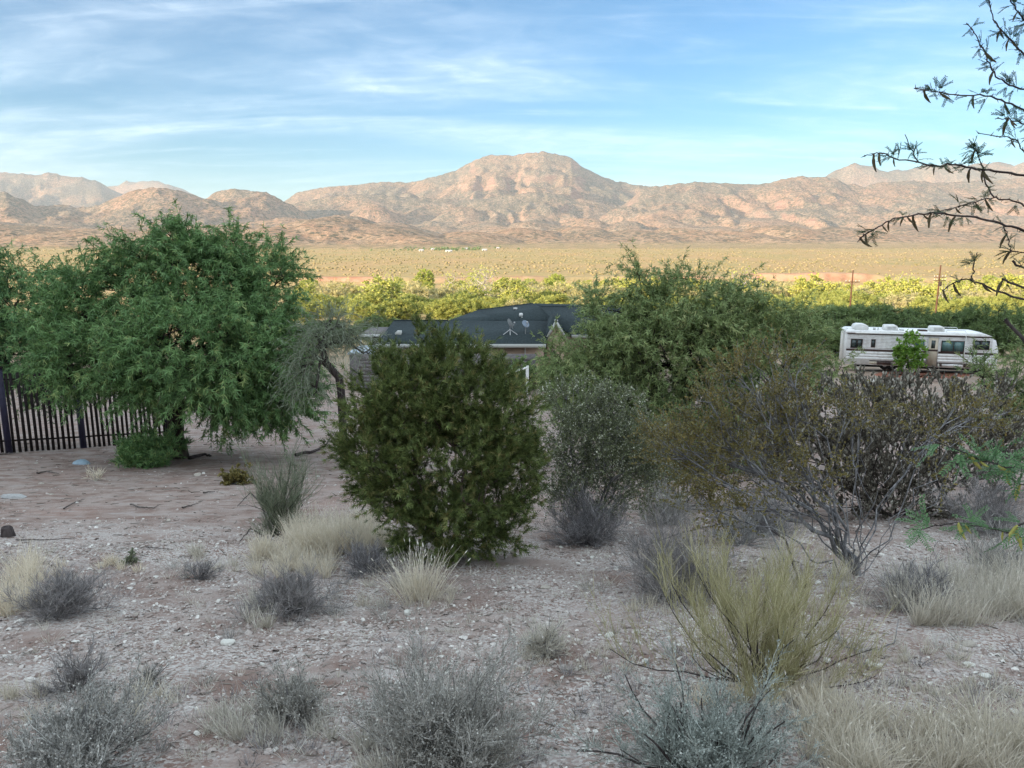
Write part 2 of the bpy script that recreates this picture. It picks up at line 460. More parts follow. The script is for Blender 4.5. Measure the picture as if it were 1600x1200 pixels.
    dots = s.math('MULTIPLY', s.ramp(vor.outputs['Distance'], 0.46, 0.30), s.ramp(s.noise(c, 0.006, 4, 0.6), 0.34, 0.52, 0.25, 1.0))
    cover = s.math('MAXIMUM', cover, dots)
    col = s.mix(s.math('MINIMUM', cover, 0.9), soil, shrub)
    flat = s.ramp(spz, -36, -20)
    col = s.mix(s.math('MULTIPLY', s.math('SUBTRACT', 1.0, flat), s.ramp(nz, 0.93, 0.985)), col, s.mix(s.ramp(n4, 0.42, 0.58), (0.44, 0.30, 0.17), (0.27, 0.22, 0.11)))
    cliff = s.math('MULTIPLY', s.ramp(nz, 0.86, 0.66), s.ramp(n2, 0.35, 0.6, 0.3, 0.9))
    strata = s.noise(s.coord((0.004, 0.004, 0.09)), 1.0, 4, 0.6)
    rock = s.mix(s.ramp(strata, 0.4, 0.6), (0.22, 0.115, 0.085), (0.36, 0.225, 0.165))
    col = s.mix(cliff, col, rock)
    s.color(col)
    s.bump(n3, 0.8, 9.0)
    me = mesh_np('mountains', v, [grid_faces(len(ys), len(th))], True, mats=[s.m])
    return link('mountains', me, kind='structure')
build_mountains()
# ------------------------------------------------------------------ plant building
UP = np.array([0, 0, 1.0])
def frames(d, ref=None):
    """orthonormal frames: second axis along d"""
    d = nrm(d)
    if ref is None:
        ref = np.where(np.abs(d[..., 2:3]) > 0.92, np.array([1.0, 0, 0]), UP)
    x = nrm(np.cross(d, ref)); n = np.cross(x, d)
    return x, d, n
def rand_dirs(n, r):
    v = r.normal(size=(n, 3))
    return nrm(v)

class Geo:
    def __init__(s):
        s.v = []; s.f = {}; s.t = []; s.n = 0
    def add(s, v, f, t=None):
        v = np.asarray(v, float).reshape(-1, 3)
        f = np.asarray(f)
        s.f.setdefault(f.shape[-1], []).append(f.reshape(-1, f.shape[-1]) + s.n)
        s.v.append(v); s.n += len(v)
        s.t.append(np.zeros(len(v)) if t is None else np.asarray(t, float).ravel())
    def mesh(s, name, mats, smooth=False, origin=None):
        v = np.concatenate(s.v)
        if origin is not None: v = v - np.asarray(origin)
        return mesh_np(name, v, [np.concatenate(a) for a in s.f.values()], smooth, np.concatenate(s.t), mats)
    def segs(s, p0, p1, r0, r1, k=5, t=None):
        """one tapered piece of stem per row"""
        if len(p0) == 0: return
        d = p1 - p0
        x, _, n = frames(d)
        a = np.arange(k) / k * 2 * math.pi
        ring = x[:, None] * np.cos(a)[None, :, None] + n[:, None] * np.sin(a)[None, :, None]
        A = p0[:, None] + ring * np.asarray(r0)[:, None, None]
        B = p1[:, None] + ring * np.asarray(r1)[:, None, None]
        V = np.concatenate([A, B], 1)
        i = np.arange(k); j = (i + 1) % k
        f = np.stack([i, j, j + k, i + k], -1)
        F = (np.arange(len(p0)) * 2 * k)[:, None, None] + f[None]
        s.add(V, F.reshape(-1, 4), None if t is None else np.repeat(t, 2 * k))
    def poly(s, pts, rad, k=5, t=None):
        """pts (N,M,3): N stems of M points that share rings; rad (N,M)"""
        N, M, _ = pts.shape
        d = np.empty_like(pts)
        d[:, 1:-1] = pts[:, 2:] - pts[:, :-2]; d[:, 0] = pts[:, 1] - pts[:, 0]; d[:, -1] = pts[:, -1] - pts[:, -2]
        x, _, n = frames(d)
        a = np.arange(k) / k * 2 * math.pi
        ring = x[:, :, None] * np.cos(a)[None, None, :, None] + n[:, :, None] * np.sin(a)[None, None, :, None]
        V = pts[:, :, None] + ring * rad[:, :, None, None]
        i = np.arange(k); j = (i + 1) % k
        f = np.stack([i, j, j + k, i + k], -1)
        F = f[None] + (np.arange(M - 1) * k)[:, None, None]
        F = F.reshape(-1, 4)[None] + (np.arange(N) * M * k)[:, None, None]
        s.add(V, F.reshape(-1, 4), None if t is None else np.repeat(t, M * k))
    def ribbons(s, pts, wid, side, t=None):
        """thin blades: pts (N,M,3), wid (N,M), side (N,3)"""
        N, M, _ = pts.shape
        A = pts - side[:, None] * wid[:, :, None] * 0.5
        B = pts + side[:, None] * wid[:, :, None] * 0.5
        V = np.stack([A, B], 2).reshape(N, M * 2, 3)
        i = np.arange(M - 1) * 2
        f = np.stack([i, i + 1, i + 3, i + 2], -1)
        F = f[None] + (np.arange(N) * M * 2)[:, None, None]
        s.add(V, F.reshape(-1, 4), None if t is None else np.repeat(t, M * 2))
    def stamp(s, tv, tf, pos, d, scale, r, roll=None, ref=None, t=None):
        """copies of a small template, its +Y laid along d"""
        N = len(pos)
        if N == 0: return
        x, y, n = frames(d, ref)
        a = r.uniform(-math.pi, math.pi, N) if roll is None else roll
        ca, sa = np.cos(a)[:, None], np.sin(a)[:, None]
        X = x * ca + n * sa; Z = n * ca - x * sa
        sc = np.asarray(scale) * np.ones(N)
        V = pos[:, None] + sc[:, None, None] * (tv[None, :, 0:1] * X[:, None] + tv[None, :, 1:2] * y[:, None] + tv[None, :, 2:3] * Z[:, None])
        tt = r.uniform(0, 1, N) if t is None else t
        k = len(tv)
        for f in tf:
            f = np.asarray(f)
            F = f[None] + (np.arange(N) * k)[:, None, None]
            s.f.setdefault(f.shape[1], []).append(F.reshape(-1, f.shape[1]) + s.n)
        s.v.append(V.reshape(-1, 3)); s.n += N * k
        s.t.append(np.repeat(tt, k))

# ---- leaf templates (unit length along +Y)
def tpl_strip(pts, wid, side):
    v = []; f = []
    for p, w in zip(pts, wid):
        p = np.array(p, float); sd = np.array(side, float)
        v += [p - sd * w / 2, p + sd * w / 2]
    for i in range(len(pts) - 1):
        a = i * 2; f.append((a, a + 1, a + 3, a + 2))
    return v, f
def join_tpl(parts):
    V = []; F = []
    for v, f in parts:
        o = len(V); V += list(v); F += [tuple(i + o for i in q) for q in f]
    return np.array(V, float), [np.array(F)]
def feather_tpl(width=0.2, spread=0.42, droop=0.22):
    """mesquite leaf: a short stalk with a pair of narrow feathery arms"""
    a = tpl_strip([(0, 0, 0), (-.14, .42, .02), (-spread, 1.0, -droop)], [width * .5, width, width * .35], (0.85, 0.35, 0.3))
    b = tpl_strip([(0, 0, 0), (.14, .42, .0), (spread, 1.0, -droop)], [width * .5, width, width * .35], (0.85, -0.35, -0.3))
    return join_tpl([a, b])
def vee_tpl(width=0.2, spread=0.42, droop=0.22):
    a = tpl_strip([(0, 0, 0), (-spread, 1.0, -droop)], [width, width * .5], (0.85, 0.35, 0.3))
    b = tpl_strip([(0, 0, 0), (spread, 1.0, -droop)], [width, width * .5], (0.85, -0.35, -0.3))
    return join_tpl([a, b])
T_VEE = vee_tpl()
T_FEATHER = feather_tpl()
T_FEATHER_FINE = feather_tpl(0.13, 0.35, 0.1)
T_NEEDLE = join_tpl([tpl_strip([(0, 0, 0), (0.03, .5, .03), (0, 1, 0)], [.10, .12, .03], (1, 0, 0))])
def spray_tpl():
    ps = []
    for dx, dz, l, w in ((0, 0, 1.0, .12), (.40, .14, .75, .11), (-.38, -.1, .78, .11)):
        ps.append(tpl_strip([(0, .05, 0), (dx, l, dz)], [w, w * .5], (.8, 0, .6)))
    return join_tpl(ps)
T_SPRAY = spray_tpl()
T_OVAL = (np.array([(0, 0, 0), (-.26, .45, .05), (0, .5, -.03), (.26, .45, .05), (0, 1, 0)], float), [np.array([(0, 2, 1), (0, 3, 2), (1, 2, 4), (2, 3, 4)])])
T_LEAF = (np.array([(0, 0, 0), (-.34, .38, .07), (-.22, .75, .05), (0, 1, -.05), (.22, .75, .05), (.34, .38, .07)], float), [np.array([(0, 5, 4, 3), (0, 3, 2, 1)])])
T_DOT = (np.array([(0, 0, 0), (-.4, .5, .1), (0, 1, 0), (.4, .5, -.1)], float), [np.array([(0, 1, 2, 3)])])

def sample_lobes(lobes, n, r, shell=0.55):
    """points inside a set of ellipsoids, more of them near the surface; lobes: (cx,cy,cz,rx,ry,rz)"""
    L = np.array([l[:6] for l in lobes], float)
    w = (L[:, 3] * L[:, 4] * L[:, 5]) ** (2 / 3)
    k = r.choice(len(L), n, p=w / w.sum())
    d = rand_dirs(n, r)
    q = r.uniform(shell ** 3, 1, n) ** (1 / 3)
    q = np.where(r.uniform(0, 1, n) < 0.2, r.uniform(0.15, 1, n) ** 0.5, q)
    q = q * r.normal(1.0, 0.07, n)
    off = d * q[:, None]
    return L[k, :3] + off * L[k, 3:6], nrm(off / np.maximum(L[k, 3:6], .01) * L[k, 3:6].mean(1, keepdims=True)), k

def grow(base, att, r, seg=0.3, bf=0.35, start=None, sag=0.1, wob=0.04):
    """a branching frame that reaches every point of att. Returns nodes, parents, number of tips beyond each"""
    nodes = np.zeros((len(att) * 14 + 60, 3)); par = np.full(len(nodes), -1); pl = np.zeros(len(nodes))
    n = 0
    pts = [np.asarray(base, float)] + [np.asarray(q, float) for q in (start or [])]
    nodes[0] = pts[0]; n = 1
    for q in pts[1:]:
        m = max(1, int(np.linalg.norm(q - nodes[n - 1]) / seg)); p0 = nodes[n - 1].copy()
        for i in range(1, m + 1):
            nodes[n] = p0 + (q - p0) * i / m; par[n] = n - 1
            pl[n] = pl[n - 1] + np.linalg.norm(nodes[n] - nodes[n - 1]); n += 1
    first = n - 1 if start else 0
    order = np.argsort(np.linalg.norm(att - nodes[first], axis=1))
    tip = np.zeros(len(att), int)
    for a in order:
        A = att[a]
        d = np.linalg.norm(nodes[first:n] - A, axis=1)
        j = first + int(np.argmin(d + bf * pl[first:n]))
        p0 = nodes[j].copy(); L = np.linalg.norm(A - p0)
        if par[j] >= 0: dp = nrm(p0 - nodes[par[j]])
        else: dp = nrm(A - p0)
        m = int(min(12, max(1, round(L / seg))))
        c = p0 + dp * L * 0.38
        prev = j
        for i in range(1, m + 1):
            if n >= len(nodes): break
            t = i / m
            q = p0 * (1 - t) ** 2 + c * 2 * t * (1 - t) + A * t * t
            q = q + UP * sag * L * 0.5 * math.sin(math.pi * t) + (r.normal(0, wob, 3) * L * 0.3 if i < m else 0)
            nodes[n] = q; par[n] = prev; pl[n] = pl[prev] + np.linalg.norm(q - nodes[prev]); prev = n; n += 1
        tip[a] = prev
    nodes = nodes[:n]; par = par[:n]
    cnt = np.zeros(n); cnt[tip] += 1
    for i in range(n - 1, 0, -1):
        cnt[par[i]] += cnt[i]
    return nodes, par, np.maximum(cnt, 1), tip
def frame_geo(g, nodes, par, cnt, r0, rmin, k=6, power=0.5, t=None):
    rad = np.maximum(r0 * (cnt / cnt[0]) ** power, rmin)
    i = np.where(par >= 0)[0]
    ra = np.minimum(rad[par[i]], rad[i] * 1.45)
    big = rad[i] > 4 * rmin
    for sel, kk in ((big, k), (~big, 3)):
        ii = i[sel]
        d = nodes[ii] - nodes[par[ii]]
        g.segs(nodes[par[ii]], nodes[ii] + d * 0.04, ra[sel], rad[ii], kk)
    return rad

def twigs(start, d, L, m, droop, jit, r):
    """N curving twigs of m points"""
    N = len(start)
    pts = np.zeros((N, m, 3)); pts[:, 0] = start
    step = (L / (m - 1))[:, None] if np.ndim(L) else L / (m - 1)
    d = nrm(d)
    dr = np.asarray(droop)
    for i in range(1, m):
        pts[:, i] = pts[:, i - 1] + d * step
        d = nrm(d - UP * (dr[:, None] if dr.ndim else dr) + r.normal(0, jit, (N, 3)))
    return pts
def along(pts, n, r, lo=0.1, hi=1.0):
    """n places along each twig with the twig's direction there"""
    N, M, _ = pts.shape
    s = r.uniform(lo, hi, (N, n)) * (M - 1) * 0.9999
    i = s.astype(int); f = (s - i)[..., None]
    a = np.take_along_axis(pts, i[..., None], 1); b = np.take_along_axis(pts, (i + 1)[..., None], 1)
    return (a + (b - a) * f).reshape(-1, 3), nrm(b - a).reshape(-1, 3), np.repeat(np.arange(N), n)

def px_lobes(spec, Y):
    """ellipsoids from (u, v, half width, half height, distance offset[, half depth factor]) given in picture pixels"""
    out = []
    for q in spec:
        u, v, ru, rv = q[:4]
        dy = q[4] if len(q) > 4 else 0.0
        fy = q[5] if len(q) > 5 else 0.85
        c = P(u, v, Y + dy); s = mpp(Y + dy, v)
        rx, rz = ru * s, rv * s
        out.append((c[0], c[1], c[2], rx, fy * 0.5 * (rx + rz), rz))
    return out

def leafy_plant(name, base, lobes, label, cat, *, n_att=200, trunk_r=0.12, start=None, bark=None, leaf=None, tpl=T_FEATHER, leaf_len=0.1,
                twig_n=6, twig_len=0.5, twig_m=5, droop=0.12, jit=0.18, leaf_n=12, leaf_lo=0.15, outward=0.7, lift=0.0, seed=1, seg=0.3, bf=0.35,
                rmin=0.004, twig_r=0.003, shell=0.55, k=6, sag=0.1, wob=0.04, group=None, leaf_dir=0.55, leaf_droop=0.0, trunk_name='trunk', crown_name='crown',
                extra=None, power=0.5, stems=1, bare=0.0, zmin=None, shrink=0.5, clump=0.0, clump_t=-.22, green_twigs=False):
    """a woody plant: frame > trunk part, leaves > crown part"""
    r = np.random.default_rng(seed)
    base = np.asarray(base, float)
    lobes = [(*l[:3], *[max(x - shrink * twig_len, 0.4 * x) for x in l[3:6]]) for l in lobes]
    att, out, kk = sample_lobes(lobes, n_att, r, shell)
    if clump > 0:                      # thin the crown in places so that it breaks into tufts with gaps between
        sc_ = clump
        nz_ = vnoise(att[:, 0] / sc_ + seed, att[:, 2] / sc_, 7 + seed) + .6 * vnoise(att[:, 1] / sc_ + seed, att[:, 2] / sc_ * .8 + 3, 9 + seed)
        keep_ = nz_ + r.normal(0, .12, n_att) > clump_t
        att, out = att[keep_], out[keep_]; n_att = len(att)
    if zmin is not None:
        gz = G(att[:, 0], att[:, 1]); att[:, 2] = np.maximum(att[:, 2], gz + zmin)
    w = Geo()
    if stems == 1:
        nodes, par, cnt, tip = grow(base, att, r, seg, bf, start, sag, wob)
        frame_geo(w, nodes, par, cnt, trunk_r, rmin, k, power)
        tipdir = nrm(nodes[tip] - nodes[np.maximum(par[tip], 0)])
    else:
        az = np.arctan2(att[:, 1] - base[1], att[:, 0] - base[0]) + r.normal(0, 0.35, n_att)
        bins = ((az + math.pi) / (2 * math.pi) * stems).astype(int) % stems
        tipdir = np.zeros_like(att)
        for b in range(stems):
            ii = np.where(bins == b)[0]
            if len(ii) < 2: continue
            b0 = base + np.array([r.normal(0, 0.05), r.normal(0, 0.05), 0]) * max(1, trunk_r * 10)
            b0[2] = float(G(b0[0], b0[1])) - 0.03
            nodes, par, cnt, tip = grow(b0, att[ii], r, seg, bf, None, sag, wob)
            frame_geo(w, nodes, par, cnt, trunk_r * (len(ii) / n_att * stems) ** 0.5, rmin, k, power)
            tipdir[ii] = nrm(nodes[tip] - nodes[np.maximum(par[tip], 0)])
    # twigs
    N = n_att * twig_n
    st = np.repeat(att, twig_n, 0)
    d = nrm(np.repeat(out, twig_n, 0) * outward + np.repeat(tipdir, twig_n, 0) * 0.4 + rand_dirs(N, r) * 0.75 + UP * lift)
    tw = twigs(st, d, twig_len * r.uniform(0.5, 1.25, N), twig_m, droop, jit, r)
    if zmin is not None:
        gz = G(tw[..., 0], tw[..., 1]); tw[..., 2] = np.maximum(tw[..., 2], gz + zmin * 0.5)
    c = Geo()
    (c if green_twigs else w).ribbons(tw, np.linspace(twig_r * 2, twig_r, twig_m)[None] * np.ones((N, 1)), nrm(np.cross(tw[:, -1] - tw[:, 0], rand_dirs(N, r))), r.uniform(0, 1, N))
    root = empty(name, base, label, cat, group)
    tr = link(trunk_name, w.mesh(trunk_name, [bark], True, base), root)
    live = tw if bare <= 0 else tw[r.uniform(0, 1, N) > bare]
    pos, dr, idx = along(live, leaf_n, r, leaf_lo, 1.0)
    ld = nrm(dr * (1 - leaf_dir) + rand_dirs(len(pos), r) * leaf_dir - UP * leaf_droop)
    clump = r.normal(0, 0.16, len(live))[idx]
    tt = np.clip(r.uniform(0, 1, len(pos)) * 0.75 + 0.12 + clump, 0, 1)
    c.stamp(tpl[0], tpl[1], pos, ld, leaf_len * r.uniform(0.65, 1.2, len(pos)), r, t=tt)
    if extra is not None:
        extra(c, live, r)
    cr = link(crown_name, c.mesh(crown_name, [leaf] if not isinstance(leaf, list) else leaf, False, base), root, kind='stuff')
    return root
# ------------------------------------------------------------------ plant materials
M_MESQ_BARK = bark_mat('mesquite_bark', (0.035, 0.028, 0.024), (0.10, 0.085, 0.075), 14)
M_GREY_BARK = bark_mat('grey_bark', (0.11, 0.105, 0.105), (0.30, 0.29, 0.29), 22)
M_CREO_BARK = bark_mat('creosote_bark', (0.10, 0.10, 0.105), (0.34, 0.335, 0.345), 22)
M_DARK_TWIG = bark_mat('dark_twig', (0.035, 0.028, 0.028), (0.095, 0.08, 0.078), 30)
M_JUN_BARK = bark_mat('juniper_bark', (0.07, 0.05, 0.04), (0.17, 0.13, 0.11), 18)
M_PALE_BARK = bark_mat('pale_bark', (0.30, 0.27, 0.23), (0.50, 0.46, 0.40), 3)
M_MESQ = leaf_mat('mesquite_leaf', (0.076, 0.172, 0.074), (0.205, 0.350, 0.138), (0.35, 0.43, 0.17), 0.14)
M_MESQ2 = leaf_mat('olive_mesquite_leaf', (0.125, 0.195, 0.082), (0.32, 0.405, 0.175), (0.45, 0.47, 0.22), 0.16)
M_JUN = leaf_mat('juniper_leaf', (0.042, 0.066, 0.020), (0.185, 0.238, 0.076), (0.28, 0.255, 0.10), 0.08, c0=.82)
M_PV = leaf_mat('pale_twig_leaf', (0.105, 0.13, 0.09), (0.29, 0.335, 0.25), None, 0.2)
M_CREO = leaf_mat('creosote_leaf', (0.098, 0.096, 0.036), (0.235, 0.205, 0.078), (0.30, 0.22, 0.065), 0.2)
M_JOJ = leaf_mat('grey_oval_leaf', (0.085, 0.076, 0.062), (0.25, 0.23, 0.19), (0.62, 0.60, 0.52), 0.1, 0.7, c0=.72)
M_WHITEDOT = leaf_mat('small_grey_green_leaf', (0.10, 0.125, 0.065), (0.23, 0.255, 0.14), (0.75, 0.76, 0.62), 0.2, c0=.80)
M_EPH = leaf_mat('yellow_green_stem', (0.24, 0.225, 0.12), (0.50, 0.475, 0.285), (0.68, 0.62, 0.47), 0.15, c0=.84)
M_GREYTWIG = leaf_mat('grey_twig', (0.115, 0.115, 0.112), (0.46, 0.46, 0.45), (0.78, 0.77, 0.72), 0.1, 0.85, 0.1, c0=.90)
M_BLUETWIG = leaf_mat('blue_grey_twig', (0.105, 0.122, 0.12), (0.42, 0.47, 0.455), (0.70, 0.73, 0.69), 0.1, 0.85, 0.1, c0=.90)
M_PURPTWIG = leaf_mat('dark_grey_twig', (0.095, 0.09, 0.096), (0.37, 0.36, 0.375), (0.68, 0.66, 0.63), 0.1, 0.85, 0.1, c0=.90)
M_STRAW = leaf_mat('dry_grass', (0.54, 0.485, 0.395), (0.80, 0.74, 0.625), (0.86, 0.825, 0.735), 0.3, 0.7)
M_STRAW_GREY = leaf_mat('weathered_dry_grass', (0.38, 0.355, 0.305), (0.68, 0.645, 0.57), (0.82, 0.79, 0.73), 0.25, 0.8)
M_BROOM = leaf_mat('green_broom_stem', (0.115, 0.145, 0.10), (0.24, 0.275, 0.19), (0.36, 0.36, 0.28), 0.15)
M_LIME = leaf_mat('bright_green_leaf', (0.10, 0.22, 0.035), (0.25, 0.42, 0.075), (0.30, 0.46, 0.10), 0.35)
M_CWOOD = leaf_mat('cottonwood_leaf', (0.23, 0.31, 0.055), (0.42, 0.47, 0.09), (0.50, 0.48, 0.13), 0.2)
M_FLAT = leaf_mat('sun_painted_mesquite_leaf', (0.20, 0.25, 0.06), (0.40, 0.43, 0.12), (0.46, 0.44, 0.16), 0.2)  # brighter copy of the valley mesquite leaf, sunlight put into its colour
M_CYEL = leaf_mat('yellow_willow_leaf', (0.29, 0.33, 0.075), (0.47, 0.49, 0.125), (0.52, 0.46, 0.19), 0.2)
M_TAM = leaf_mat('pale_feathery_leaf', (0.31, 0.31, 0.13), (0.50, 0.46, 0.23), (0.54, 0.48, 0.32), 0.2)
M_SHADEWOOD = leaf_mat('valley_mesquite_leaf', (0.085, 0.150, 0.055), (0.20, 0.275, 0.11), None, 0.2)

# ------------------------------------------------------------------ trees on the slope
b_big = ground_at(283, 716)
Yb = b_big[1]
big_lobes = px_lobes([
    (285, 445, 130, 80, 0.2), (165, 485, 95, 85, 0.3), (400, 460, 85, 78, 0.2), (305, 550, 155, 95, -1.0), (385, 600, 90, 70, -.6), (150, 558, 105, 72, -0.7), (437, 565, 60, 110, 0.1),
    (330, 620, 105, 65, 0.9), (215, 612, 52, 50, -1.2), (455, 640, 40, 48, 0.2), (250, 398, 85, 42, 0), (355, 402, 70, 45, 0.2), (175, 398, 38, 40, 0.1),
    (280, 376, 60, 22, 0), (100, 530, 60, 80, -0.2), (430, 420, 50, 45, 0.3), (162, 372, 26, 22, 0), (365, 380, 30, 22, 0)], Yb)
tree_big = leafy_plant('mesquite_tree', b_big, big_lobes, 'large dark green mesquite tree with low drooping crown at the picket fence end', 'tree',
    n_att=700, trunk_r=0.20, start=[b_big + np.array([-0.1, 0, .55])], bark=M_MESQ_BARK, leaf=M_MESQ, leaf_len=0.108, twig_n=6, twig_len=0.85, twig_m=5, shrink=0.45, tpl=T_VEE,
    droop=0.16, leaf_n=28, seed=3, seg=0.35, rmin=0.008, twig_r=0.005, leaf_droop=0.35, sag=0.25, outward=0.8, lift=0.15)

p_left = P(-60, 640, 22.0); p_left[2] = float(G(p_left[0], p_left[1]))
left_lobes = px_lobes([(25, 480, 75, 62, 0), (70, 440, 40, 35, 0), (-50, 500, 70, 80, 0), (35, 560, 75, 60, -0.5), (80, 600, 55, 48, -0.6), (15, 420, 35, 28, 0), (-60, 420, 60, 50, 0)], 21.0)
leafy_plant('mesquite_tree', p_left, left_lobes, 'smaller green mesquite overhanging the dark fence post, left behind the large one', 'tree',
    n_att=240, trunk_r=0.15, bark=M_MESQ_BARK, leaf=M_MESQ, leaf_len=0.12, twig_n=5, twig_len=0.85, twig_m=6, droop=0.15, leaf_n=21, seed=4, seg=0.4, rmin=0.008, twig_r=0.005, tpl=T_VEE,
    leaf_droop=0.35, sag=0.25, lift=0.15)

# thin pale tree with a dark leaning trunk, between the big mesquite and the juniper
b_pv = P(536, 668, 16.5); b_pv[2] = float(G(b_pv[0], b_pv[1]))
pv_lobes = px_lobes([(500, 530, 55, 40, 0), (480, 560, 36, 45, 0), (545, 525, 40, 35, 0.2), (470, 595, 28, 45, -0.2), (575, 545, 30, 25, 0.2), (520, 505, 50, 25, 0), (490, 610, 30, 30, 0)], 16.3)
leafy_plant('palo_verde_tree', b_pv, pv_lobes, 'thin grey-green nearly leafless tree with dark leaning trunk between the big mesquite and the juniper', 'tree',
    n_att=140, trunk_r=0.09, start=[P(533, 612, 16.5), P(530, 590, 16.5), P(508, 566, 16.4)], bark=M_DARK_TWIG, leaf=M_PV, tpl=T_NEEDLE, leaf_len=0.11, twig_n=6, twig_len=0.85, twig_m=7, green_twigs=True,
    droop=0.20, leaf_n=3, seed=5, seg=0.3, rmin=0.006, twig_r=0.005, jit=0.25, leaf_dir=0.45, lift=0.1)

# juniper
b_jun = ground_at(695, 868)
Yj = b_jun[1]
jun_lobes = px_lobes([
    (690, 620, 130, 80, 0), (620, 640, 85, 90, -0.05), (765, 660, 78, 100, -0.05), (690, 730, 145, 95, -0.12), (600, 720, 70, 85, 0.05), (790, 740, 55, 90, 0.05),
    (700, 815, 110, 52, -0.05), (640, 830, 55, 36, -0.05), (780, 825, 48, 42, 0), (720, 840, 70, 28, -.1), (650, 590, 45, 34, 0.05), (710, 588, 42, 30, 0.05), (690, 556, 34, 26, 0.08), (652, 530, 13, 26, 0.05), (712, 540, 13, 28, 0.05),
    (560, 690, 38, 45, 0.1), (830, 690, 22, 40, 0.1), (750, 618, 45, 36, 0), (608, 625, 42, 36, 0)], Yj)
juniper = leafy_plant('juniper_bush', b_jun, jun_lobes, 'dense dark olive juniper bush standing in the middle of the gravel slope', 'bush',
    n_att=640, trunk_r=0.05, bark=M_JUN_BARK, leaf=M_JUN, tpl=T_SPRAY, leaf_len=0.055, twig_n=6, twig_len=0.25, twig_m=4, droop=-0.16, jit=0.24, leaf_n=19, green_twigs=True, shrink=0.3,
    seed=6, seg=0.12, rmin=0.003, twig_r=0.0022, leaf_dir=0.42, lift=0.3, outward=0.75, sag=0.0, bf=0.3, shell=0.6, stems=1, zmin=0.03)

# centre right mesquite
b_c = P(1085, 700, 17.0); b_c[2] = float(G(b_c[0], b_c[1]))
c_lobes = px_lobes([
    (1060, 560, 150, 80, 0), (940, 570, 90, 70, 0), (1190, 550, 105, 65, 0), (1060, 490, 110, 55, 0), (960, 500, 70, 42, 0.2), (1160, 492, 70, 48, 0.2), (1092, 446, 50, 35, 0), (1052, 452, 36, 38, 0),
    (1145, 436, 30, 34, 0), (935, 462, 28, 34, 0.2), (1212, 468, 30, 24, 0.2), (900, 600, 60, 45, -0.2), (1270, 560, 62, 50, 0.3), (980, 640, 110, 60, -0.6), (1130, 640, 120, 55, -0.4),
    (1250, 610, 70, 45, 0), (1000, 430, 30, 24, 0), (880, 595, 45, 36, 0), (872, 560, 34, 30, -.3), (850, 612, 36, 30, -.3), (1310, 575, 30, 36, 0.3), (1240, 510, 50, 40, .2), (915, 565, 45, 38, -.2), (930, 600, 70, 60, -.5), (1020, 690, 110, 45, -.8), (1150, 690, 110, 45, -.6), (1010, 540, 90, 60, -.6), (1120, 540, 90, 60, -.6)], 17.0)
leafy_plant('mesquite_tree', b_c, c_lobes, 'wide airy grey-green mesquite beside the house roof, its thin top shoots against the valley', 'tree',
    n_att=760, trunk_r=0.13, bark=M_MESQ_BARK, leaf=M_MESQ2, leaf_len=0.092, twig_n=6, twig_len=0.75, twig_m=6, droop=0.06, leaf_n=21, shrink=0.5, tpl=T_VEE, clump=.55, clump_t=-.5, seed=7, seg=0.35, rmin=0.007, twig_r=0.005,
    leaf_droop=0.2, sag=0.15, lift=0.25, stems=3)

# mesquite at the right edge, some way down the slope
b_r = P(1660, 720, 12.0); b_r[2] = float(G(b_r[0], b_r[1]))
r_lobes = px_lobes([(1610, 545, 50, 40, 0), (1580, 610, 55, 45, 0), (1620, 640, 60, 50, 0), (1665, 560, 65, 70, 0), (1550, 655, 40, 28, 0), (1630, 510, 40, 30, 0), (1530, 590, 30, 22, 0), (1710, 620, 70, 80, 0)], 11.5)
leafy_plant('mesquite_tree', b_r, r_lobes, 'loose pale green mesquite at the far right whose sprays cross the motorhome front', 'tree',
    n_att=170, trunk_r=0.09, bark=M_DARK_TWIG, leaf=M_MESQ2, leaf_len=0.075, twig_n=4, twig_len=0.55, twig_m=6, droop=0.06, leaf_n=16, tpl=T_VEE, seed=8, seg=0.3, rmin=0.007, twig_r=0.004, leaf_droop=0.15, lift=0.1)

# ------------------------------------------------------------------ bushes
b_wd = ground_at(925, 838)
wd_lobes = px_lobes([(920, 700, 82, 66, 0), (880, 735, 52, 66, 0), (975, 720, 58, 64, 0.1), (905, 635, 60, 48, 0.1), (960, 655, 58, 45, 0.1), (1000, 700, 45, 60, .2), (930, 780, 70, 40, 0), (1020, 760, 45, 40, .3)], b_wd[1])
leafy_plant('flowering_shrub', b_wd, wd_lobes, 'grey-green shrub speckled with tiny whitish flowers right beside the juniper', 'shrub',
    n_att=500, trunk_r=0.014, bark=M_GREY_BARK, leaf=M_WHITEDOT, tpl=T_DOT, leaf_len=0.019, twig_n=8, twig_len=0.24, twig_m=4, droop=0.0, leaf_n=17, shrink=0.3, seed=9, seg=0.14, rmin=0.002, twig_r=0.0014,
    stems=7, lift=0.4, zmin=0.02, trunk_name='stem', crown_name='foliage')
b_ol = ground_at(1065, 792)
leafy_plant('olive_shrub', b_ol, px_lobes([(1060, 715, 85, 55, 0.2), (1125, 740, 75, 45, 0), (1015, 745, 50, 40, 0), (1090, 770, 80, 28, -.1), (1150, 690, 50, 40, .3)], b_ol[1]), 'dull olive shrub filling the gap between the white-speckled shrub and the creosote', 'shrub',
    n_att=210, trunk_r=0.014, bark=M_DARK_TWIG, leaf=M_CREO, tpl=T_DOT, leaf_len=0.024, twig_n=6, twig_len=0.24, twig_m=4, droop=0.0, leaf_n=16, shrink=0.3, seed=19, seg=0.15, rmin=0.002, twig_r=0.0015,
    stems=7, lift=0.4, zmin=0.02, trunk_name='stem', crown_name='foliage')
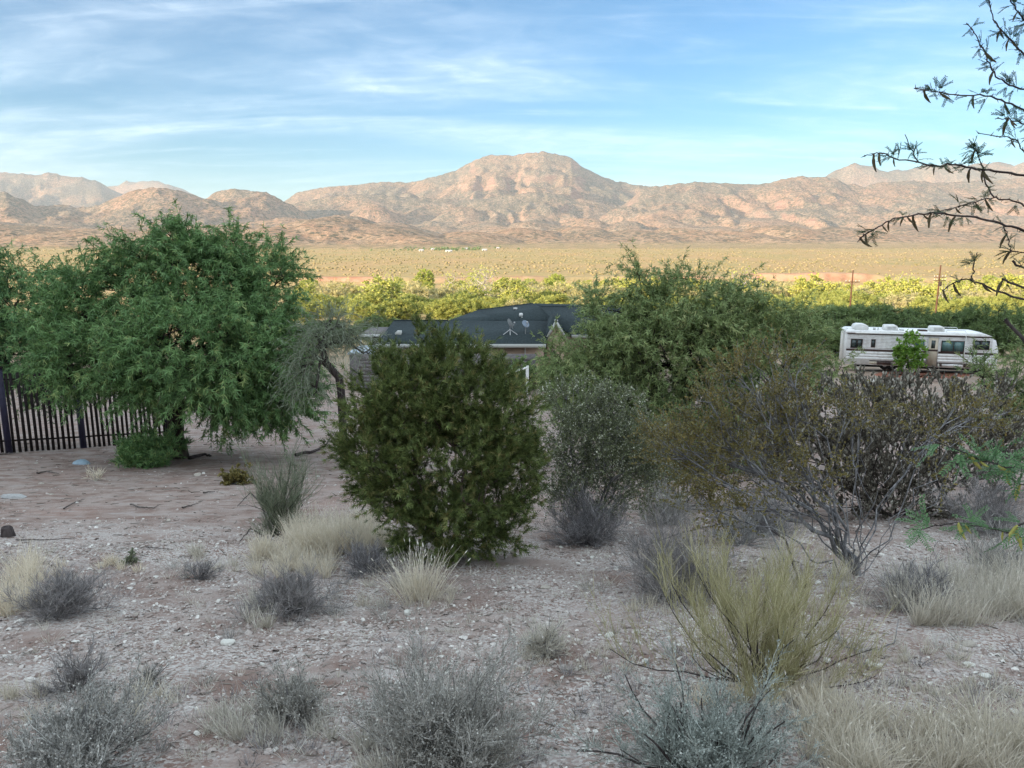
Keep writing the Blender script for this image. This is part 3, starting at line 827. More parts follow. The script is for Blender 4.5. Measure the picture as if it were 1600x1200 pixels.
for (u, v, Y, ru, rv, lab, sd) in ((818, 572, 40.0, 20, 15, 'small green shrub in front of the grey block wall', 91), (857, 578, 41.5, 24, 30, 'green shrub under the little gable of the house', 92)):
    q = P(u, v, Y); q[2] = float(G(q[0], q[1]))
    leafy_plant('yard_shrub', q, px_lobes([(u, v, ru, rv, 0), (u + 8, v + 10, ru, rv, 0), (u - 6, v + 14, ru, rv, 0)], Y), lab, 'shrub', n_att=60, trunk_r=.04, bark=M_DARK_TWIG, leaf=M_SHADEWOOD, tpl=T_LEAF, leaf_len=.13, twig_n=4, twig_len=.4, twig_m=4, leaf_n=7, seed=sd, seg=.3,
        rmin=.008, twig_r=.005, stems=3, lift=.4, trunk_name='stem', crown_name='foliage')
b_joj = ground_at(1395, 806)
joj_lobes = px_lobes([(1265, 700, 85, 80, 0.1), (1195, 690, 60, 70, .3), (1400, 690, 105, 90, 0), (1515, 700, 75, 80, 0.2), (1330, 660, 90, 60, 0.3), (1450, 640, 80, 50, 0.3), (1300, 772, 100, 45, 0), (1440, 776, 110, 45, 0), (1380, 730, 90, 70, -.1), (1555, 660, 45, 60, .4), (1230, 650, 50, 45, .4), (1370, 618, 60, 26, .4)], b_joj[1])
leafy_plant('jojoba_bush', b_joj, joj_lobes, 'broad brown-grey bush of upright oval leaves with dark gaps behind the creosote stems', 'bush',
    n_att=640, trunk_r=0.014, bark=M_DARK_TWIG, leaf=M_JOJ, tpl=T_OVAL, leaf_len=0.052, twig_n=7, twig_len=0.26, twig_m=4, droop=-0.12, leaf_n=14, shrink=0.1, seed=10, seg=0.16, rmin=0.0025, twig_r=0.002,
    stems=9, lift=0.7, zmin=0.03, leaf_dir=0.35, leaf_droop=-0.7, trunk_name='stem', crown_name='foliage')
b_cr = ground_at(1335, 898)
cr_lobes = px_lobes([(1180, 600, 75, 40, 0.3), (1110, 650, 75, 45, 0.1), (1075, 720, 70, 55, 0), (1160, 740, 80, 45, -0.2), (1240, 650, 60, 40, .1), (1280, 740, 50, 40, -.2),
    (1480, 660, 60, 50, 0.1), (1550, 640, 50, 50, 0.2), (1460, 745, 40, 30, -.2), (1120, 800, 60, 30, -.2), (1080, 690, 80, 50, .4), (1180, 680, 70, 45, .2), (1340, 640, 50, 40, .2), (1220, 570, 60, 25, .3)], b_cr[1])
leafy_plant('creosote_bush', b_cr, cr_lobes, 'big sparse creosote bush with long bent grey stems and brown-olive tips above the yellow-green broom', 'bush',
    n_att=290, trunk_r=0.011, bark=M_CREO_BARK, leaf=M_CREO, tpl=T_DOT, leaf_len=0.019, twig_n=6, twig_len=0.26, twig_m=5, droop=0.0, leaf_n=20, shrink=0.2, power=0.42, seed=12, seg=0.16, rmin=0.0025, twig_r=0.0016,
    stems=14, lift=0.35, leaf_dir=0.5, wob=0.09, bf=0.8, trunk_name='stem', crown_name='foliage')

def fan_shrub(name, base, rx, h, label, cat, *, n=60, sub=10, fine=6, mat=M_GREYTWIG, bark=M_GREY_BARK, seed=1, lean=(0, 0), up=0.35, r0=0.005, fr=0.0016, droop=-0.03, jit=0.2,
              leaf=None, leaf_n=0, leaf_len=0.015, leaf_mat_=None, group=None, fl=0.3, low=0.12, sub0=0.25, subup=0.25, subrand=0.75, sublen=0.32):
    """shrub of many thin stems fanning out of one base"""
    r = np.random.default_rng(seed)
    base = np.asarray(base, float)
    az = r.uniform(0, 2 * math.pi, n); el = np.arcsin(r.uniform(low, 1, n) ** (1 - up * .5))
    d = np.stack([np.cos(az) * np.cos(el), np.sin(az) * np.cos(el), np.sin(el)], -1)
    # length so that the tips lie on a dome
    L = 1.0 / np.sqrt((np.cos(el) / rx) ** 2 + (np.sin(el) / h) ** 2) * (0.28 + .86 * r.uniform(0, 1, n) ** .6) * (1 + .28 * np.sin(az * 2 + seed) * np.cos(az * 3 + seed * 1.7))
    d = nrm(d + np.array([lean[0], lean[1], 0]))
    st = base + np.stack([r.normal(0, rx * 0.07, n), r.normal(0, rx * 0.07, n), np.zeros(n) - 0.01], -1)
    main = twigs(st, d, L, 7, droop, jit, r)
    main[..., 2] = np.maximum(main[..., 2], G(main[..., 0], main[..., 1]) + 0.004)
    w = Geo(); w.poly(main, np.linspace(r0, r0 * 0.3, 7)[None] * r.uniform(.7, 1.3, (n, 1)), 4)
    sp, sd, si = along(main, sub, r, sub0, 1.0)
    s2 = twigs(sp, nrm(sd + rand_dirs(len(sp), r) * subrand + UP * subup), np.repeat(L, sub) * sublen * r.uniform(.5, 1.2, len(sp)), 4, droop, jit, r)
    s2[..., 2] = np.maximum(s2[..., 2], G(s2[..., 0], s2[..., 1]) + 0.004)
    root = empty(name, base, label, cat, group)
    link('stem', w.mesh('stem', [bark], True, base), root)
    c = Geo()
    c.ribbons(s2, np.linspace(fr * 2.4, fr * 1.2, 4)[None] * np.ones((len(s2), 1)), nrm(np.cross(s2[:, -1] - s2[:, 0], rand_dirs(len(s2), r))), r.uniform(0, 1, len(s2)))
    tipd = along(s2, fine, r, 0.2, 1.0)
    fp, fd, fi = tipd
    f3 = twigs(fp, nrm(fd + rand_dirs(len(fp), r) * 0.7 + UP * 0.3), h * fl * r.uniform(.3, .9, len(fp)), 3, droop, jit, r)
    side = nrm(np.cross(f3[:, -1] - f3[:, 0], rand_dirs(len(f3), r)))
    c.ribbons(f3, np.array([fr * 1.5, fr * 1.6, fr * .5])[None] * np.ones((len(f3), 1)), side, r.uniform(0, 1, len(f3)))
    if leaf is not None and leaf_n:
        lp, ldir, _ = along(f3, leaf_n, r, 0.1, 1.0)
        c.stamp(leaf[0], leaf[1], lp, nrm(ldir + rand_dirs(len(lp), r) * .8), leaf_len * r.uniform(.6, 1.3, len(lp)), r)
    link('foliage', c.mesh('foliage', [mat], False, base), root, kind='stuff')
    return root

def grass_tuft(name, base, rad, h, label, cat, *, n=300, mat=M_STRAW, seed=1, spread=0.5, w=0.004, heads=0.15, droop=0.12, group=None, kind=None, centres=None, low=0.4):
    """bunch of dry blades; with centres given, many bunches grown together"""
    r = np.random.default_rng(seed)
    base = np.asarray(base, float)
    if centres is None:
        o = np.stack([r.normal(0, rad * .4, n), r.normal(0, rad * .4, n)], -1); xy = base[:2] + o
        hh = h * r.uniform(low, 1.1, n)
    else:
        k = r.integers(0, len(centres), n); o = r.normal(0, 1, (n, 2)) * np.array([c[2] for c in centres])[k][:, None] * .45
        xy = np.array([c[:2] for c in centres])[k] + o
        hh = np.array([c[3] for c in centres])[k] * r.uniform(low, 1.1, n); o = o / np.array([c[2] for c in centres])[k][:, None] * rad
    p0 = np.concatenate([xy, (G(xy[:, 0], xy[:, 1]) - 0.005)[:, None]], 1)
    d = nrm(np.concatenate([o / max(rad, 1e-4) * spread + r.normal(0, .22, (n, 2)), np.ones((n, 1))], 1))
    t = twigs(p0, d, hh, 4, droop * r.uniform(.2, 1.6, n), 0.09, r)
    side = nrm(np.cross(t[:, -1] - t[:, 0], rand_dirs(n, r)))
    g = Geo(); tt = r.uniform(0, 1, n)
    g.ribbons(t, w * np.array([1, 1, .75, .3])[None] * r.uniform(.6, 1.3, (n, 1)), side, tt)
    m = int(n * heads)
    if m:
        i = r.choice(n, m, False)
        g.stamp(T_DOT[0] * np.array([.24, 1, .24]), T_DOT[1], t[i, -1], nrm(t[i, -1] - t[i, -2]), np.minimum(0.045 if heads > .25 else 0.026, hh[i] * .12), r, t=np.full(m, .95))
    if kind == 'stuff':
        return link(name, g.mesh(name, [mat]), kind='stuff')
    me = g.mesh(name, [mat], False, base)
    return link(name, me, None, base, None, label, cat, group)

def pxshrub(u0, u1, vtop, vbase, **kw):
    """ground point and half width / height in metres from the picture extent"""
    b = ground_at((u0 + u1) / 2, vbase)
    s = mpp(b[1], vbase)
    return b, (u1 - u0) / 2 * s, (vbase - vtop) * s * 1.05

b, rx, h = pxshrub(1010, 1375, 862, 1066)
b = ground_at(1197, 1064)
fan_shrub('broom_shrub', b, rx * 1.12, h * .70, 'yellow-green broom-like shrub with bare dark base and upright thin stems', 'shrub', n=46, sub=26, fine=6, mat=M_EPH, bark=M_DARK_TWIG, seed=21, up=0.2, r0=0.007, fr=0.0013, droop=-0.07, jit=0.12, fl=0.36, low=0.14, sub0=.35, subup=1.5, subrand=.55, sublen=.42)
GREY = 'low twiggy grey shrubs on the gravel slope'
SH = [  # u0, u1, vtop, vbase, n, sub, fine, material, label, seed, leaf
    (520, 872, 1030, 1178, 110, 14, 8, M_GREYTWIG, 'wide grey twiggy shrub at the bottom middle of the slope', 22, 1),
    (905, 1295, 1086, 1222, 100, 14, 8, M_BLUETWIG, 'blue-grey shrub with dark crooked limbs, low in the frame under the broom', 23, 2),
    (-60, 285, 1105, 1215, 90, 14, 8, M_GREYTWIG, 'grey shrub with fine stems in the lower left corner', 24, 1),
    (0, 158, 872, 962, 70, 12, 8, M_PURPTWIG, 'purple-grey shrub leaning right beside dry grass at the left edge', 25, 0),
    (372, 530, 880, 955, 80, 14, 9, M_PURPTWIG, 'dark grey-centred shrub at the head of the pale gravel, left of the juniper', 26, 0),
    (68, 168, 995, 1075, 50, 8, 6, M_PURPTWIG, 'small spiky grey shrub alone on the left gravel', 27, 0),
    (205, 262, 1025, 1068, 26, 7, 5, M_GREYTWIG, 'tiny grey shrub just right of the small spiky one', 28, 0),
    (395, 520, 1035, 1118, 50, 10, 8, M_GREYTWIG, 'thin grey shrub mixed with dry grass, left of the wide bottom shrub', 29, 1),
    (940, 1185, 815, 930, 90, 14, 9, M_PURPTWIG, 'dark grey shrub behind the yellow-green broom on its left side', 30, 0),
    (850, 985, 755, 848, 80, 14, 9, M_PURPTWIG, 'bluish grey shrub at the foot of the white-speckled shrub', 31, 0),
    (1375, 1490, 860, 950, 60, 12, 8, M_PURPTWIG, 'grey shrub right of the creosote stems', 32, 0),
    (1500, 1640, 800, 905, 60, 10, 7, M_GREYTWIG, 'grey shrub with long dark twigs behind the dry grass at the right edge', 33, 0),
    (805, 892, 955, 1022, 60, 8, 6, M_STRAW_GREY, 'small tan tuft-like shrub standing alone in the middle gravel', 34, 0),
    (272, 345, 855, 905, 30, 8, 6, M_PURPTWIG, 'small dead brown-grey shrub on the bank below the bare yard', 35, 0),
    (1060, 1250, 770, 850, 40, 10, 8, M_GREYTWIG, 'grey shrub among the creosote stems', 36, 0),
    (985, 1105, 742, 818, 60, 11, 8, M_GREYTWIG, 'grey shrub in the gap right of the white-speckled shrub', 38, 0),
    (1120, 1265, 745, 832, 70, 12, 8, M_PURPTWIG, 'dark grey shrub filling the space beneath the left creosote limbs', 39, 0),
    (1470, 1630, 735, 832, 70, 12, 8, M_PURPTWIG, 'tangled dark grey shrub behind the lower green sprays at the right edge', 40, 0),
    (500, 640, 838, 895, 60, 9, 7, M_PURPTWIG, 'low dark scrubby shrub at the left foot of the juniper', 37, 0),
]
for (u0, u1, vt, vb, n, sub, fine, mt, lab, sd, lf) in SH:
    b, rx, h = pxshrub(u0, u1, vt, vb)
    fan_shrub('grey_shrub', b, rx * .95, h * (.76 if vb > 1100 else .82), lab, 'shrub', n=n, sub=sub, fine=fine, mat=mt, bark=M_DARK_TWIG if lf == 2 else M_GREY_BARK, seed=sd, r0=0.0045 if lf != 2 else 0.009,
              leaf=T_DOT if lf else None, leaf_n=2 if lf else 1, leaf_len=0.009, group=GREY, lean=(0.5, 0) if sd == 25 else (0, 0), fr=0.0013, low=0.25 if sd in (27, 34) else 0.1)
# green broom with dead branches, by the yard
b, rx, h = pxshrub(375, 500, 722, 836)
fan_shrub('broom_shrub', b, rx * .8, h * 1.15, 'upright green broom with dead dark branches at the edge of the bare yard', 'shrub', n=46, sub=9, fine=6, mat=M_BROOM, bark=M_DARK_TWIG, seed=41, up=0.9, r0=0.009, fr=0.0026, droop=-0.05, fl=0.3, low=0.3, subup=.9, subrand=.5, sublen=.4)
b, rx, h = pxshrub(175, 285, 688, 726)
fan_shrub('mesquite_sucker', b, rx, h * 1.1, 'low bright green regrowth at the foot of the large mesquite trunk', 'shrub', n=50, sub=8, fine=5, mat=M_MESQ, bark=M_DARK_TWIG, seed=42, fr=0.004, leaf=T_VEE, leaf_n=4, leaf_len=0.10)
b, rx, h = pxshrub(342, 392, 735, 756)
fan_shrub('desert_weed', b, rx, h, 'small yellowish green weed on bare dirt in front of the mesquite', 'plant', n=30, sub=5, fine=4, mat=M_CREO, seed=43, fr=0.003, leaf=T_DOT, leaf_n=4, leaf_len=0.05)
b, rx, h = pxshrub(190, 214, 862, 880)
fan_shrub('desert_weed', b, rx, h, 'tiny green weed on the bare bank at left', 'plant', n=16, sub=4, fine=3, mat=M_BROOM, seed=44, fr=0.002, leaf=T_DOT, leaf_n=3, leaf_len=0.02)

# ------------------------------------------------------------------ dry grass
b = ground_at(655, 936)
grass_tuft('bunch_grass', b, 0.16, 0.42, 'pale straw bunch grass in front of the juniper', 'grass tuft', n=420, seed=51, spread=.55, w=0.0042, heads=.3)
def field(pts, hk=1.0):
    out = []
    for (u, v, wpx, hpx) in pts:
        q = ground_at(u, v); s = mpp(q[1], v)
        out.append((q[0], q[1], wpx * s, hpx * s * hk))
    return out
def scatter_px(u0, u1, v0, v1, n, seed, w=10, h=40):
    r = np.random.default_rng(seed)
    return [(r.uniform(u0, u1), r.uniform(v0, v1), w * r.uniform(.6, 1.5), h * r.uniform(.5, 1.2)) for _ in range(n)]
def grass_field(pts, n, seed, mat, w=.004, spread=.5, droop=.1, heads=.12):
    c = field(pts)
    grass_tuft('dry_grass', (c[0][0], c[0][1], 0), .1, .3, None, None, n=n, seed=seed, mat=mat, w=w, spread=spread, droop=droop, heads=heads, kind='stuff', centres=c)
grass_field(scatter_px(455, 600, 835, 868, 70, 1, 9, 56) + scatter_px(400, 520, 862, 905, 30, 2, 9, 42), 8000, 52, M_STRAW, .0045)
grass_field(scatter_px(290, 470, 855, 905, 24, 3, 8, 24) + scatter_px(370, 420, 920, 985, 7, 4, 7, 45), 1500, 53, M_STRAW_GREY, .004)
grass_field(scatter_px(-30, 70, 880, 965, 26, 5, 9, 58) + scatter_px(90, 220, 880, 900, 7, 6, 8, 22), 2000, 54, M_STRAW, .004)
grass_field(scatter_px(1400, 1620, 905, 982, 56, 7, 11, 74), 4600, 55, M_STRAW_GREY, .0036)
grass_field(scatter_px(1260, 1640, 1130, 1235, 60, 8, 16, 95), 5200, 56, M_STRAW_GREY, .0034, .7, .2)
grass_field(scatter_px(1090, 1330, 1055, 1110, 34, 9, 11, 42), 2000, 57, M_STRAW, .003, .6, .16)
grass_field(scatter_px(320, 520, 1105, 1165, 24, 10, 9, 45) + scatter_px(560, 800, 1165, 1215, 22, 11, 12, 70), 2600, 58, M_STRAW_GREY, .003)
grass_field(scatter_px(560, 720, 905, 950, 16, 12, 9, 28) + scatter_px(800, 1000, 1000, 1050, 14, 13, 9, 22), 1200, 59, M_STRAW_GREY, .003)
grass_field(scatter_px(0, 330, 1080, 1130, 22, 14, 10, 34) + scatter_px(1350, 1600, 1000, 1090, 26, 15, 9, 26), 1800, 60, M_STRAW_GREY, .003)
grass_field(scatter_px(980, 1200, 930, 960, 12, 16, 9, 26) + scatter_px(1010, 1380, 870, 960, 26, 17, 10, 45), 2000, 61, M_STRAW_GREY, .003)

# thin dead grass and seedlings scattered over the slope
def sparse_grass():
    r = np.random.default_rng(70); c = []
    while len(c) < 420:
        u, v = r.uniform(-20, 1620), r.uniform(860, 1190)
        if vnoise(np.array([u / 130.0]), np.array([v / 50.0]), 77)[0] + r.normal(0, .25) < .05: continue
        c.append((u, v, r.uniform(5, 12), r.uniform(8, 26)))
    grass_field(c, 6500, 71, M_STRAW_GREY, .0026, .9, .2, .08)
sparse_grass()
def litter():
    """fallen twigs and leaf litter under and between the bushes"""
    r = np.random.default_rng(72); n = 8200
    Y = 2.6 * (21 / 2.6) ** r.uniform(0, 1, n); X = Y * r.uniform(-.74, .74, n)
    k = fbm(X / 1.6, Y / 1.6, 401, 3) + r.normal(0, .22, n) > .02
    X, Y = X[k], Y[k]; n = len(X); L = r.uniform(.02, .10, n) * (.6 + Y / 14); a = r.uniform(0, math.pi, n)
    d = np.stack([np.cos(a), np.sin(a), r.normal(0, .12, n)], -1); p = np.zeros((n, 3, 3))
    p[:, 0] = np.stack([X, Y, 0 * X], -1); p[:, 1] = p[:, 0] + d * L[:, None] * .5 + r.normal(0, .1, (n, 3)) * L[:, None]; p[:, 2] = p[:, 0] + d * L[:, None]
    p[..., 2] = G(p[..., 0], p[..., 1]) + .004 + np.abs(p[..., 2]) * .3
    g = Geo(); rad = (.0012 + .00035 * Y)[:, None] * np.array([1, .9, .5])[None] * r.uniform(.5, 1.6, (n, 1)); g.poly(p, rad, 3, r.uniform(0, 1, n))
    link('twig_litter', g.mesh('twig_litter', [leaf_mat('twig_litter', (0.07, 0.058, 0.05), (0.26, 0.24, 0.225), (0.42, 0.40, 0.37), 0.0, .95, .05)]), kind='stuff')
litter()

def ground_scrub():
    r = np.random.default_rng(73); c = []
    while len(c) < 240:
        u, v = r.uniform(-30, 1630), r.uniform(880, 1200)
        if vnoise(np.array([u / 170.0 + 3]), np.array([v / 60.0]), 78)[0] + r.normal(0, .2) + (.25 if v > 1060 else 0) + (.15 if u > 950 else 0) < .12: continue
        c.append((u, v, r.uniform(8, 26), r.uniform(16, 46)))
    grass_field(c[:130], 5200, 74, M_GREYTWIG, .0022, 1.3, .05, .05)
    grass_field(c[130:], 4200, 75, M_PURPTWIG, .0022, 1.3, .03, .02)
ground_scrub()
# ------------------------------------------------------------------ built things
class MB:
    """collects boxes, bars and prisms into one mesh"""
    def __init__(s): s.g = Geo()
    def box(s, x0, x1, y0, y1, z0, z1, bev=0.0):
        if bev <= 0:
            v = [(x, y, z) for x in (x0, x1) for y in (y0, y1) for z in (z0, z1)]
            s.g.add(v, np.array([(0, 1, 3, 2), (4, 6, 7, 5), (0, 4, 5, 1), (2, 3, 7, 6), (0, 2, 6, 4), (1, 5, 7, 3)]))
        else:
            # chamfered upright edges, cross-section in x-z extruded along y
            b = bev
            sec = [(x0 + b, z0), (x1 - b, z0), (x1, z0 + b), (x1, z1 - b), (x1 - b, z1), (x0 + b, z1), (x0, z1 - b), (x0, z0 + b)]
            s.prism(sec, y0, y1)
        return s
    def prism(s, sec, y0, y1):
        """polygon in x-z extruded along y"""
        n = len(sec)
        v = [(x, y0, z) for x, z in sec] + [(x, y1, z) for x, z in sec]
        f = [(i, (i + 1) % n, (i + 1) % n + n, i + n) for i in range(n)]
        s.g.add(v, np.array(f))
        s.g.f.setdefault(n, []).append(np.array([list(range(n))[::-1], [i + n for i in range(n)]]) + s.g.n - 2 * n)
        return s
    def slab(s, pts, thick=0.15):
        """planar polygon of world points given a downward thickness"""
        p = np.array(pts, float); n = len(p)
        q = p - np.array([0, 0, thick])
        v = np.concatenate([p, q])
        s.g.add(v, np.array([(i, i + n, (i + 1) % n + n, (i + 1) % n) for i in range(n)]))
        s.g.f.setdefault(n, []).append(np.array([list(range(n)), [i + n for i in range(n)][::-1]]) + s.g.n - 2 * n)
        return s
    def bar(s, pts, r, k=6, r1=None):
        p = np.array(pts, float)[None]
        rr = np.linspace(r, r if r1 is None else r1, p.shape[1])[None]
        s.g.poly(p, rr, k); return s
    def lathe(s, prof, c, k=12, axis=None):
        """profile of (radius, height) turned about the upright axis through c"""
        a = np.arange(k) / k * 2 * math.pi
        v = np.array([[(c[0] + r * math.cos(t), c[1] + r * math.sin(t), c[2] + h) for t in a] for r, h in prof]).reshape(-1, 3)
        s.g.add(v, grid_faces(len(prof), k, True)); return s
    def build(s, name, mat, parent=None, loc=None, smooth=False, **kw):
        return link(name, s.g.mesh(name, [mat], smooth), parent, loc, **kw)

M_RVWHITE = plain_mat('motorhome_white', (0.86, 0.86, 0.85), 0.45, 0.4, 0.05, 3, dirt=(0.45, 0.42, 0.38), dscale=1.4)
M_RVCREAM = plain_mat('motorhome_cream', (0.62, 0.55, 0.44), 0.5, 0.3, 0.05, 4)
M_RVBROWN = plain_mat('motorhome_brown', (0.065, 0.038, 0.033), 0.5, 0.3, 0.1, 4)
M_GLASS = plain_mat('tinted_glass', (0.035, 0.055, 0.055), 0.06, 0.7, 0.05, 2)
M_GLASS2 = plain_mat('blue_green_glass', (0.10, 0.19, 0.19), 0.08, 0.7, 0.05, 2)
M_RUBBER = plain_mat('black_rubber', (0.02, 0.02, 0.02), 0.85, 0.15)
M_STEEL = plain_mat('pale_steel', (0.55, 0.55, 0.55), 0.4, 0.4, 0.06, 5, 0.5)
M_SHINGLE = plain_mat('dark_roof_shingle', (0.040, 0.054, 0.058), 0.9, 0.15, 0.3, 9.0, bump=0.4)
M_STUCCO = plain_mat('tan_stucco', (0.46, 0.34, 0.26), 0.95, 0.1, 0.08, 5, bump=0.2)
M_FASCIA = plain_mat('pale_fascia', (0.52, 0.53, 0.50), 0.6, 0.25, 0.06, 3)
M_BLOCK = plain_mat('grey_block', (0.19, 0.175, 0.175), 0.95, 0.1, 0.2, 7, bump=0.5)
M_DARKBROWN = plain_mat('dark_timber', (0.05, 0.04, 0.035), 0.9, 0.1)  # even dark brown for step, post, back wall, doors and transformer
M_POLE = plain_mat('weathered_pole', (0.115, 0.062, 0.042), 0.9, 0.1, 0.25, 2.0, bump=0.3)
M_PICKET = plain_mat('black_brown_picket', (0.028, 0.022, 0.022), 0.75, 0.2, 0.3, 12)
M_NAVY = plain_mat('dark_blue_post', (0.030, 0.028, 0.060), 0.55, 0.3, 0.2, 6, dirt=(0.05, 0.04, 0.04), dscale=3)
M_TARP = plain_mat('pale_blue_plastic', (0.27, 0.37, 0.45), 0.5, 0.35, 0.12, 12)
M_WHITEPAINT = plain_mat('white_paint', (0.74, 0.74, 0.72), 0.5, 0.3, 0.05, 4)
M_ROCK = plain_mat('pale_rock', (0.46, 0.42, 0.37), 0.95, 0.1, 0.25, 14, bump=0.6, dirt=(0.24, 0.18, 0.15), dscale=7)
M_ROCKPINK = plain_mat('pinkish_rock', (0.33, 0.255, 0.22), 0.95, 0.1, 0.25, 14, bump=0.6)
M_CHALK = plain_mat('white_chalky_rock', (0.66, 0.65, 0.60), 0.95, 0.1, 0.12, 20, bump=0.5, dirt=(0.4, 0.35, 0.3), dscale=18)
M_STICK = bark_mat('weathered_stick', (0.07, 0.058, 0.052), (0.19, 0.17, 0.16), 30)
M_REDDIRT = plain_mat('red_soil', (0.30, 0.135, 0.095), 0.95, 0.05, 0.2, 1.5, bump=0.5)

# ---- motorhome (local x along its length, y away from the viewer, z up)
RV_Y = 52.0
rvL = P(1319, 576, RV_Y); rvz = float(rvL[2])
def build_motorhome():
    rt = empty('motorhome', (rvL[0], RV_Y, rvz), 'long white older motorhome with brown stripes and roof units parked behind the bright green sapling', 'motorhome', None, R(-14))
    rt.scale = (0.855, 1, .98)
    L, D = 10.85, 2.4
    m = MB()
    sec = [(0.0, .34), (0.0, 2.36), (.12, 2.52), (L - .9, 2.52), (L - .25, 2.3), (L, 1.55), (L, .34)]
    m.prism(sec, 0.0, D)
    # horizontal siding ribs on the near wall
    for i, z in enumerate(np.arange(1.52, 2.42, .10)):
        m.box(.05, L - .45, -.012, 0.003, z, z + .088)
    for z in np.arange(.70, 1.26, .19):
        m.box(.05, L - .08, -.008, 0.003, z, z + .176)
    m.build('body', M_RVWHITE, rt)
    r = MB(); r.prism([(-.06, 2.525), (-.04, 2.62), (.3, 2.70), (L - 1.4, 2.70), (L - .55, 2.56), (L - .6, 2.525)], -.06, D + .06); r.build('roof', M_RVWHITE, rt)
    st = MB(); st.box(.02, L - .7, -.055, -.002, 2.455, 2.515); st.build('roof_stripe', M_RVBROWN, rt)
    st = MB(); st.box(.02, 5.86, -.022, -.002, 1.30, 1.43); st.box(6.70, L - .03, -.022, -.002, 1.30, 1.43); st.build('waist_stripe', M_RVBROWN, rt)
    st = MB(); st.box(1.8, L - .05, -.022, -.002, .60, .655); st.build('lower_stripe', M_RVBROWN, rt)
    def window(x0, x1, z0, z1, split=None, glass=M_GLASS, glass2=None, fr=M_RVBROWN):
        f = MB(); b = .045
        f.box(x0 - b, x1 + b, -.040, -.013, z1, z1 + b); f.box(x0 - b, x1 + b, -.040, -.013, z0 - b, z0)
        f.box(x0 - b, x0, -.040, -.013, z0, z1); f.box(x1, x1 + b, -.040, -.013, z0, z1)
        if split: f.box(split - .02, split + .02, -.040, -.013, z0, z1)
        o = f.build('window', fr, rt)
        xs = [x0, split - .02, split + .02, x1] if split else [x0, x1]
        for i in range(0, len(xs), 2):
            p = MB(); p.box(xs[i], xs[i + 1], -.026, -.0135, z0, z1); p.build('pane', glass2 if (i == 2 and glass2) else glass, o)
    window(.36, 1.14, 1.53, 2.08, .78)
    window(1.86, 2.08, 1.62, 2.08)
    window(5.0, 5.66, 1.62, 2.14, None, M_GLASS2, None, M_STEEL)
    window(6.90, 8.42, 1.48, 2.14, 7.72, M_GLASS2, M_GLASS2)
    window(9.1, 10.15, 1.68, 2.22, 9.6)
    # entry door
    d = MB(); d.box(5.93, 6.63, -.05, -.014, .42, 2.34, 0.0); do = d.build('door', M_RVCREAM, rt)
    f = MB()
    f.box(5.885, 5.925, -.055, -.013, .40, 2.40); f.box(6.635, 6.675, -.055, -.013, .40, 2.40); f.box(5.925, 6.635, -.055, -.013, 2.345, 2.40); f.build('door_frame', M_STEEL, do)
    w = MB(); w.box(6.14, 6.42, -.064, -.051, 1.64, 2.18); w.build('door_window', M_GLASS, do)
    h = MB(); h.box(5.98, 6.10, -.09, -.051, 1.33, 1.40); h.build('handle', M_STEEL, do)
    b = MB(); b.box(5.93, 6.63, -.062, -.051, 1.44, 1.56); b.build('door_stripe', M_RVBROWN, do)
    # lower lockers
    for x0, x1, z0, mt in ((1.8, 2.34, .42, M_RVCREAM), (2.38, 3.4, .38, M_RVBROWN), (6.72, 7.0, .42, M_RVBROWN), (7.04, 8.5, .42, M_RVWHITE), (8.56, 9.35, .40, M_RVBROWN)):
        c = MB(); c.box(x0, x1, -.035, -.012, z0, .585); c.build('locker_door', mt, rt)
    s = MB(); s.box(5.96, 6.6, -.30, -.05, .20, .25); s.box(5.98, 6.02, -.28, -.05, .25, .38); s.box(6.54, 6.58, -.28, -.05, .25, .38); s.build('entry_step', M_DARKBROWN, rt)
    # wheels
    for x in (3.0, 3.55, 9.62):
        for y in (.16, D - .42):
            t = MB()
            a = np.arange(20) / 20 * 2 * math.pi
            prof = [(.20, 0), (.38, 0), (.41, .05), (.41, .22), (.38, .26), (.20, .26)]
            v = np.array([[(x + rr * math.cos(q), y + yy, .41 + rr * math.sin(q)) for q in a] for rr, yy in prof]).reshape(-1, 3)
            t.g.add(v, grid_faces(len(prof), 20, True)); wo = t.build('wheel', M_RUBBER, rt, smooth=False)
            v = np.array([[(x + rr * math.cos(q), y + .03, .41 + rr * math.sin(q)) for q in a] for rr in (.205, .02)]).reshape(-1, 3)
            hb = MB(); hb.g.add(v, grid_faces(2, 20, True)); hb.build('hub', M_STEEL, wo)
    u = MB(); u.box(.8, L - .6, .25, D - .3, .16, .335); u.build('underframe', M_RUBBER, rt)
    # roof units
    for x in (2.85, 6.2):
        a = MB(); a.prism([(x, 2.715), (x + .05, 2.98), (x + .14, 3.03), (x + .86, 3.04), (x + .95, 2.98), (x + 1.0, 2.715)], .6, 1.5); ac = a.build('air_conditioner', M_WHITEPAINT, rt)
        g = MB()
        for i in range(4): g.box(x + .2, x + .82, .585, .6, 2.78 + i * .05, 2.80 + i * .05)
        g.build('grille', M_STEEL, ac)
    t = MB(); t.prism([(.62, 2.70), (.56, 2.86), (.66, 3.02), (.9, 3.09), (1.35, 3.07), (1.58, 3.0), (1.64, 2.84), (1.58, 2.70)], .35, 1.5); t.build('roof_pod', M_WHITEPAINT, rt)
    for q in ((2.05, 2.2, .6, .8, 2.70, 2.86), (2.35, 2.42, .6, .68, 2.70, 2.88), (4.0, 4.3, .6, .95, 2.70, 2.78)):
        v = MB(); v.box(*q); v.build('roof_vent', M_STEEL, rt)
    v = MB(); v.box(5.35, 5.95, .55, 1.0, 2.705, 2.80); v.build('roof_hatch', M_RVBROWN, rt)
